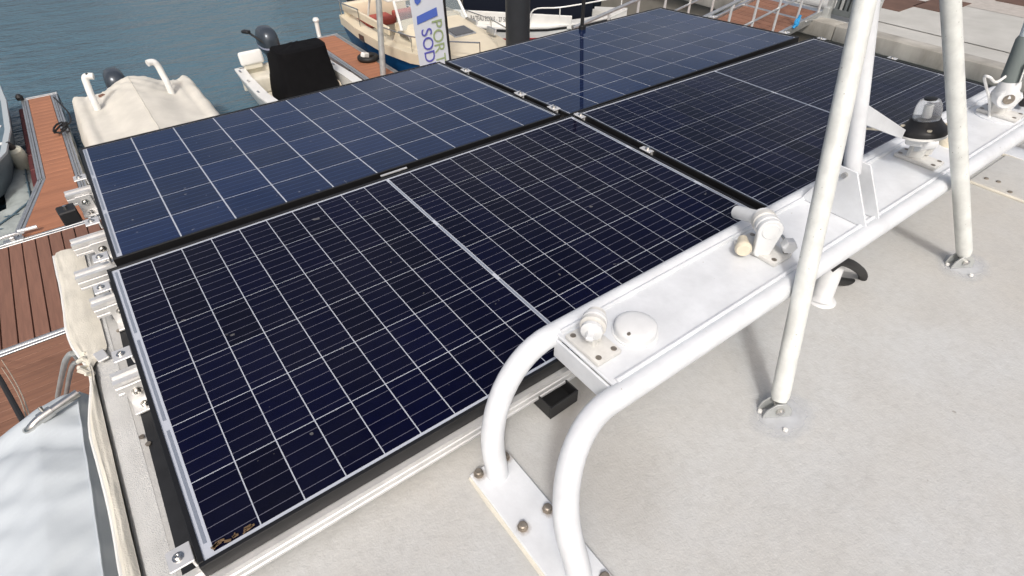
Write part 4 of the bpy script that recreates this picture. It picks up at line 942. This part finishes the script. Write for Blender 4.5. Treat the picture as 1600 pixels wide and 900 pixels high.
MB().box(xf(kb_, (.10, -3.35, 1.094)), (.38, .34, .012), rot=(.08, 0, 0)).build('hatch_glass', mat('hatch_smoke', (0.10, 0.10, 0.10), 0.15), hc)
for sg in (-1, 1):
    for yy, ln in ((-2.75, .42), (-3.45, .30)):
        o = MB().box(xf(kb_, (sg * .735, yy, 1.00)), (.03, ln, .12), rot=(0, sg * .35, 0), bevel=.012).build('window', alu_dull, kb_)
        MB().box(xf(kb_, (sg * .752, yy, 1.003)), (.012, ln - .06, .08), rot=(0, sg * .35, 0)).build('window_pane', glass_dark, o)
for xx in (-.80, .80): MB().box(xf(kb_, (xx, -1.15, .98)), (.05, 2.2, .16), bevel=.02).build('coaming', gel_cream, kb_)
MB().box(xf(kb_, (0, -.12, .80)), (1.6, .20, .50), bevel=.04, seg=2).build('stern_locker', gel_cream, kb_)
for xx, yy, sx, sy, zz in ((-.30, -.55, .74, .50, .72), (.42, -.60, .50, .50, .74), (.30, -1.65, .60, .55, .86)):
    MB().box(xf(kb_, (xx, yy, zz)), (sx, sy, .14), bevel=.04, seg=3).build('cushion', cushion_red, kb_)
    MB().box(xf(kb_, (xx, yy, zz - .20)), (sx - .06, sy - .06, .26), bevel=.02).build('seat_box', gel_inner, kb_)
wsb = [(-.72, -2.62, 1.06), (-.66, -2.30, 1.50), (.66, -2.30, 1.50), (.72, -2.62, 1.06)]
for a_, b_ in zip(wsb, wsb[1:]): MB().tube([xf(kb_, a_), xf(kb_, b_)], .028, n=10).build('windscreen_frame', gel_white, kb_)
MB().tube([xf(kb_, (0, -2.62, 1.14)), xf(kb_, (0, -2.30, 1.50))], .02, n=10).build('windscreen_frame', gel_white, kb_)
b = MB(); b.bm.faces.new([b.bm.verts.new(xf(kb_, p_)) for p_ in wsb]); b.build('windscreen', screen_m, kb_, smooth=False)
MB().box(xf(kb_, (-.05, -1.75, 1.53)), (1.5, 1.15, .06), bevel=.025, seg=2).build('hardtop', gel_white, kb_)
for xx, yy in ((-.66, -1.0), (.66, -1.0)): MB().tube([xf(kb_, (xx, yy, .95)), xf(kb_, (xx * .95, yy - .25, 1.51))], .022, n=8).build('hardtop_post', gel_white, kb_)
for sg in (-1, 1):
    rp = [xf(kb_, (sg * (Bk / 2 * hb - .06), -Lk * t_, sh + .30)) for t_, hb, sh, ch, ke in stk[2:6]]
    MB().tube(rp, .012, n=8).build('hand_rail', steel, kb_)
    for (t_, hb, sh, ch, ke), p_ in zip(stk[2:6], rp): MB().tube([p_, p_ - Vector((0, 0, .28))], .010, n=6).build('stanchion', steel, kb_)
rp = [xf(kb_, (sx_ * .86, yy, 1.12)) for sx_, yy in ((-1, -1.0), (-1, -.05), (0, .04), (1, -.05), (1, -1.0))]
MB().tube(catmull(rp, 5), .013, n=8).build('stern_rail', steel, kb_)
for p_ in rp: MB().tube([p_, p_ - Vector((0, 0, .34))], .011, n=6).build('stanchion', steel, kb_)
outboard(kb_, xf(kb_, (-.35, .16, .72)), .78, 0, 0, decal=True, material=black_plastic)
MB().box(xf(kb_, (-1.0, -1.3, .66)), (.012, .22, .13)).build('vent', glass_dark, kb_)
# --- training boat with lettering
tb0 = at(724, 40, .66); tb1 = at(968, 38, .86)
dv = (tb1 - tb0); dv.z = 0; ang = math.atan2(dv.y, dv.x)
Lt, Bt = dv.length + 1.2, 1.7
nrm = Vector((-math.sin(ang), math.cos(ang), 0))
tb = thing('training_boat', 'white training boat with red stripe, bow rail and black lettering', 'boat', (tb0.x - 1.1 * math.cos(ang) + nrm.x * Bt / 2, tb0.y - 1.1 * math.sin(ang) + nrm.y * Bt / 2, 0), (0, 0, ang + math.pi / 2))
stt = [(0, .92, .62, .1, -.1), (.2, .98, .62, .08, -.12), (.45, 1, .64, .06, -.15), (.65, .93, .69, .08, -.15), (.82, .68, .77, .15, -.08), (.93, .38, .84, .3, .05), (1, .03, .92, .5, .25)]
hull(tb, Lt, Bt, stt)
sheer_strip(tb, Lt, Bt, stt, .30, .03, 'side_deck', gel_white, drop=.30)
inner_floor(tb, Lt, Bt, stt, .1, .35, 'deck', gel_white)
for sg in (-1, 1):
    for z0_, z1_, nm, mm in ((-.20, -.34, 'red_stripe', stripe_red), (-.02, -.06, 'rub_strake', black_plastic), (-.38, -.42, 'red_stripe', stripe_red)):
        b = MB(); prev = None; W = world(tb)
        for t_, hb, sh, ch, ke in stt[:-1]:
            w_ = Bt / 2 * hb
            f_ = lambda z_: w_ * (.985 - .055 * max(0, min(1, (-z_ - .06) / .22))) + .012
            cur = [b.bm.verts.new(W @ Vector((sg * f_(z_), -Lt * t_, sh + z_))) for z_ in (z0_, z1_)]
            if prev: b.bm.faces.new((prev[0], prev[1], cur[1], cur[0]))
            prev = cur
        b.build(nm, mm, tb)
# coaming with the lettering on the side towards the walkway
sx_ = 1 if (world(tb).to_3x3() @ Vector((1, 0, 0))).dot(CAM - Vector(tb.location)) > 0 else -1
MB().grid(lambda u, v: xf(tb, (sx_ * (-.80 + 1.36 * u) * (1 if v < .55 else 1 - (v - .55) * 1.1), -Lt * (.04 + .80 * v), .62 + .62 * math.sin(math.pi * min(1, u * 1.02)) ** .7 + .02 * ns((u * 5, v * 9, 0)))), 24, 30).build('boat_cover', navy_canvas, tb)
MB().box(xf(tb, (sx_ * .66, -1.75, .79)), (.05, 3.3, .26), rot=(0, 0, ang + math.pi / 2), bevel=.01).build('coaming', gel_white, tb)
MB().box(xf(tb, (-sx_ * .66, -1.75, .70)), (.05, 3.3, .10), rot=(0, 0, ang + math.pi / 2), bevel=.01).build('coaming', gel_white, tb)
ty = Vector((0, 0, 1)); tx = Vector((math.cos(ang), math.sin(ang), 0)); tn = tx.cross(ty)
pp = xf(tb, (sx_ * .687, 0, 0)) + tn * .004
def on_plane(px, py):
    d_ = ray(px, py); return CAM + d_ * ((pp - CAM).dot(tn) / d_.dot(tn))
o_ = on_plane(736, 37); o2 = on_plane(800, 38); o_.z = .735
tsize = .135
Mt = Matrix(((tx.x * .56, ty.x, tn.x, o_.x), (tx.y * .56, ty.y, tn.y, o_.y), (tx.z, ty.z, tn.z, o_.z), (0, 0, 0, 1)))
text_mesh('BATEAU ECOLE - 27 50', .135, Mt, 'letter', print_dark, tb)
for xx in (-.6, .6):
    for yy in (-.15, -1.0): MB().tube([xf(tb, (xx, yy, .70)), xf(tb, (xx, yy - .05, 1.25))], .016, n=8).build('stanchion', steel, tb)
rp = [(-.74, -Lt * .58, 1.02), (-.70, -Lt * .70, 1.08), (-.42, -Lt * .86, 1.16), (0, -Lt * .97, 1.20), (.42, -Lt * .86, 1.16), (.70, -Lt * .70, 1.08), (.74, -Lt * .58, 1.02)]
MB().tube(catmull([xf(tb, p_) for p_ in [(-.74, -Lt * .56, .70)] + rp + [(.74, -Lt * .56, .70)]], 5), .014, n=8).build('bow_rail', gel_white, tb)
for p_ in rp[1::2]: MB().tube([xf(tb, p_), xf(tb, (p_[0] * .95, p_[1], .74))], .012, n=8).build('stanchion', gel_white, tb)
MB().tube([xf(tb, (0, -.5, .4)), xf(tb, (0, -.5, 2.4))], .02, n=8).build('light_pole', steel, tb)
outboard(tb, xf(tb, (0, .14, .62)), .75, ang + math.pi / 2)
# --- dark navy hull behind
nv0, nv1 = at(690, 36, .0), at(1000, 40, .0)
dv = nv1 - nv0; dv.z = 0; an = math.atan2(dv.y, dv.x); nn = Vector((-math.sin(an), math.cos(an), 0))
Ln = min(dv.length, 5.2); cN = nv0 + nn * 1.5
nb = thing('navy_boat', 'large boat with dark navy hull behind the training boat', 'boat', (cN.x, cN.y, 0), (0, 0, an + math.pi / 2))
stn = [(0, .9, 2.4, .3, -.3), (.25, 1, 2.4, .25, -.3), (.6, 1, 2.45, .25, -.3), (.85, .8, 2.5, .3, -.2), (1, .25, 2.6, .6, .1)]
hull(nb, Ln, 2.6, stn, material=hull_navy)
inner_floor(nb, Ln, 2.6, stn, .03, 2.3, 'deck', gel_white)
sheer_strip(nb, Ln, 2.6, stn, .10, .03, 'rub_rail', gel_white, drop=.1)
MB().box(xf(nb, (0, -Ln * .45, 2.8)), (1.6, 2.4, .9), rot=(0, 0, an + math.pi / 2), bevel=.12, seg=2).build('cabin', gel_white, nb)
# ================================================================ banner, guide pile
b0 = aty(657, 112, 6.25); b1 = aty(703, 104, 6.25)
BZ0 = .75; BZ1 = 3.3
lx = aty(640, 0, 6.25); rx_ = aty(692, 0, 6.25)
def bn(u, z):                                # u across (0 left, 1 right), leaning as in the picture
    zl = (z - b0.z) / (lx.z - b0.z); L_ = b0.x + (lx.x - b0.x) * zl; R_ = b1.x + (rx_.x - b1.x) * zl
    return Vector((L_ + (R_ - L_) * u, 6.25 + .006 * math.sin(z * 3 + u * 2), z))
bnr = thing('banner', 'tall white banner with blue and green lettering on a dark pole', 'banner', bn(1, .5))
MB().grid(lambda u, v: bn(u, BZ0 + (BZ1 - BZ0) * v), 10, 50).build('cloth', banner_m, bnr)
MB().tube([bn(1.03, .5), bn(1.03, 1.5), bn(1.03, 3.4)], .020, n=10).build('pole', frame_black, bnr)
MB().box(bn(1.03, .5) + Vector((0, 0, .012)), (.45, .40, .025), bevel=.006).build('foot', frame_black, bnr)
def btext(s, size, u, ztop, material):
    o_ = bn(u, ztop) + Vector((0, -.010, 0)); dn = (bn(u, ztop - 1) - bn(u, ztop)).normalized(); dn.y = 0; upv = Vector((-dn.z, 0, dn.x)).normalized(); n_ = dn.cross(upv)
    M_ = Matrix(((dn.x, upv.x, n_.x, o_.x), (dn.y, upv.y, n_.y, o_.y), (dn.z, upv.z, n_.z, o_.z), (0, 0, 0, 1)))
    text_mesh(s, size, M_, 'letter', material, bnr)
zat = lambda py, px=670: aty(px, py, 6.25).z
btext('PORT', .25, .56, zat(34), print_green)
btext('SODE', .25, .20, zat(44), print_violet)
pl4 = [aty(651, 26, 6.242), aty(652, 39, 6.242), aty(684, 24, 6.242), aty(682, 11, 6.242)]
b = MB(); b.bm.faces.new([b.bm.verts.new(p_) for p_ in pl4]); b.build('printed_bar', print_blue, bnr, smooth=False)
pl5 = [aty(645, -12, 6.242), aty(648, 4, 6.242), aty(652, 8, 6.242), aty(657, 3, 6.242), aty(660, -12, 6.242)]
b = MB(); b.bm.faces.new([b.bm.verts.new(p_) for p_ in pl5]); b.build('printed_curve', print_blue, bnr, smooth=False)
pz = aty(809, 60, 6.55)
gp = thing('guide_pile', 'dark grey guide pile with a yellow ring rising through the walkway edge', 'pile', (pz.x, 6.55, 0))
PR_ = .205
MB().tube([(pz.x, 6.55, -2), (pz.x, 6.55, 1), (pz.x, 6.55, 3.2)], PR_, n=32).build('pile', pile_m, gp)
zz = aty(812, -2, 6.35).z
MB().lathe([(PR_ + .003, 0), (PR_ + .012, .005), (PR_ + .012, .055), (PR_ + .003, .06)], (pz.x, 6.55, zz), n=32).build('ring', yellow_m, gp)
# ================================================================ gangway to the quay
GX0, GX1, GY0, GY1 = 6.6, 11.55, 4.20, 5.55
gz = lambda x: .58 + (QZ + .08 - .58) * (x - GX0) / (GX1 - GX0)
gw = thing('gangway', 'aluminium gangway with red-brown plank floor and truss handrails leading to the quay', 'gangway', (GX0, 4.9, .5))
nb_ = 34; pw = (GX1 - GX0) / nb_; sl = math.atan2(gz(GX1) - gz(GX0), GX1 - GX0); me = None
for i in range(nb_):
    x = GX0 + pw * (i + .5)
    if me is None:
        o = MB().box((0, 0, 0), (pw - .008, GY1 - GY0 - .10, .03), bevel=.003).build('plank', plank_mid, gw, local=True); me = o.data
    else: o = link('plank', me, gw)
    o.location = Vector((x, (GY0 + GY1) / 2, gz(x))) - Vector(gw.location); o.rotation_euler = (0, -sl, 0)
for y in (GY0, GY1):
    P3 = lambda x, h: Vector((x, y, gz(x) + h))
    mx_ = (GX0 + GX1) / 2
    MB().box(P3(mx_, -.02), ((GX1 - GX0) / math.cos(sl), .06, .15), rot=(0, -sl, 0), bevel=.008).build('side_beam', alu_dull, gw)
    MB().tube([P3(GX0, 1.0), P3(GX1, 1.0)], .028, n=10).build('hand_rail', alu_dull, gw)
    MB().tube([P3(GX0, .52), P3(GX1, .52)], .020, n=8).build('mid_rail', alu_dull, gw)
    k = 8
    for i in range(k):
        x = GX0 + .1 + (GX1 - GX0 - .2) * i / (k - 1)
        MB().tube([P3(x, .05), P3(x, 1.0)], .022, n=8).build('post', alu, gw)
p = at(1226, 46, gz(10.3) + .15); p = Vector((10.75, GY0 - .02, gz(10.75) + .06))
b = MB().tube(catmull([p + Vector((-.10, -.03, -.04)), p + Vector((-.02, -.04, .06)), p + Vector((.01, -.03, .12)), p + Vector((.02, -.03, .16))], 5), .026, n=7); b.tube(arc(p + Vector((-.03, -.03, .04)), (.05, 0, 0), (0, .01, .05), 0, 2 * math.pi, 10)[:-1], .022, n=7, closed=True)
tag(b.build('blue_strap', strap_blue), 'bright blue strap tied to a gangway post', 'strap')
gt = thing('gate', 'dark grey slatted gate with pale posts at the quay end of the gangway', 'gate', (QX + .5, 4.0, QZ))
for y in (3.30, 4.12):
    MB().box((QX + .38, y, QZ + .55), (.10, .10, 1.5), bevel=.01).build('post', galv, gt)
    MB().box((QX + .30, y, QZ - .25), (.10, .12, .9), bevel=.01).build('bracket', galv, gt)
MB().box((QX + .40, 3.71, QZ + .12), (.04, .70, .10), bevel=.006).build('bottom_rail', grey_gate, gt)
MB().box((QX + .40, 3.71, QZ + 1.15), (.04, .70, .08), bevel=.006).build('top_rail', grey_gate, gt)
MB().box((QX + .47, 3.71, QZ + .62), (.012, .70, .98)).build('back_panel', grey_gate, gt)
for k in range(8): MB().box((QX + .40, 3.41 + .086 * k, QZ + .64), (.035, .045, .94), bevel=.004).build('slat', galv if k % 3 == 0 else grey_gate, gt)
MB().box((QX + .2, 4.9, QZ + .02), (.9, 1.5, .03), bevel=.006).build('threshold_plate', alu_dull, gt)
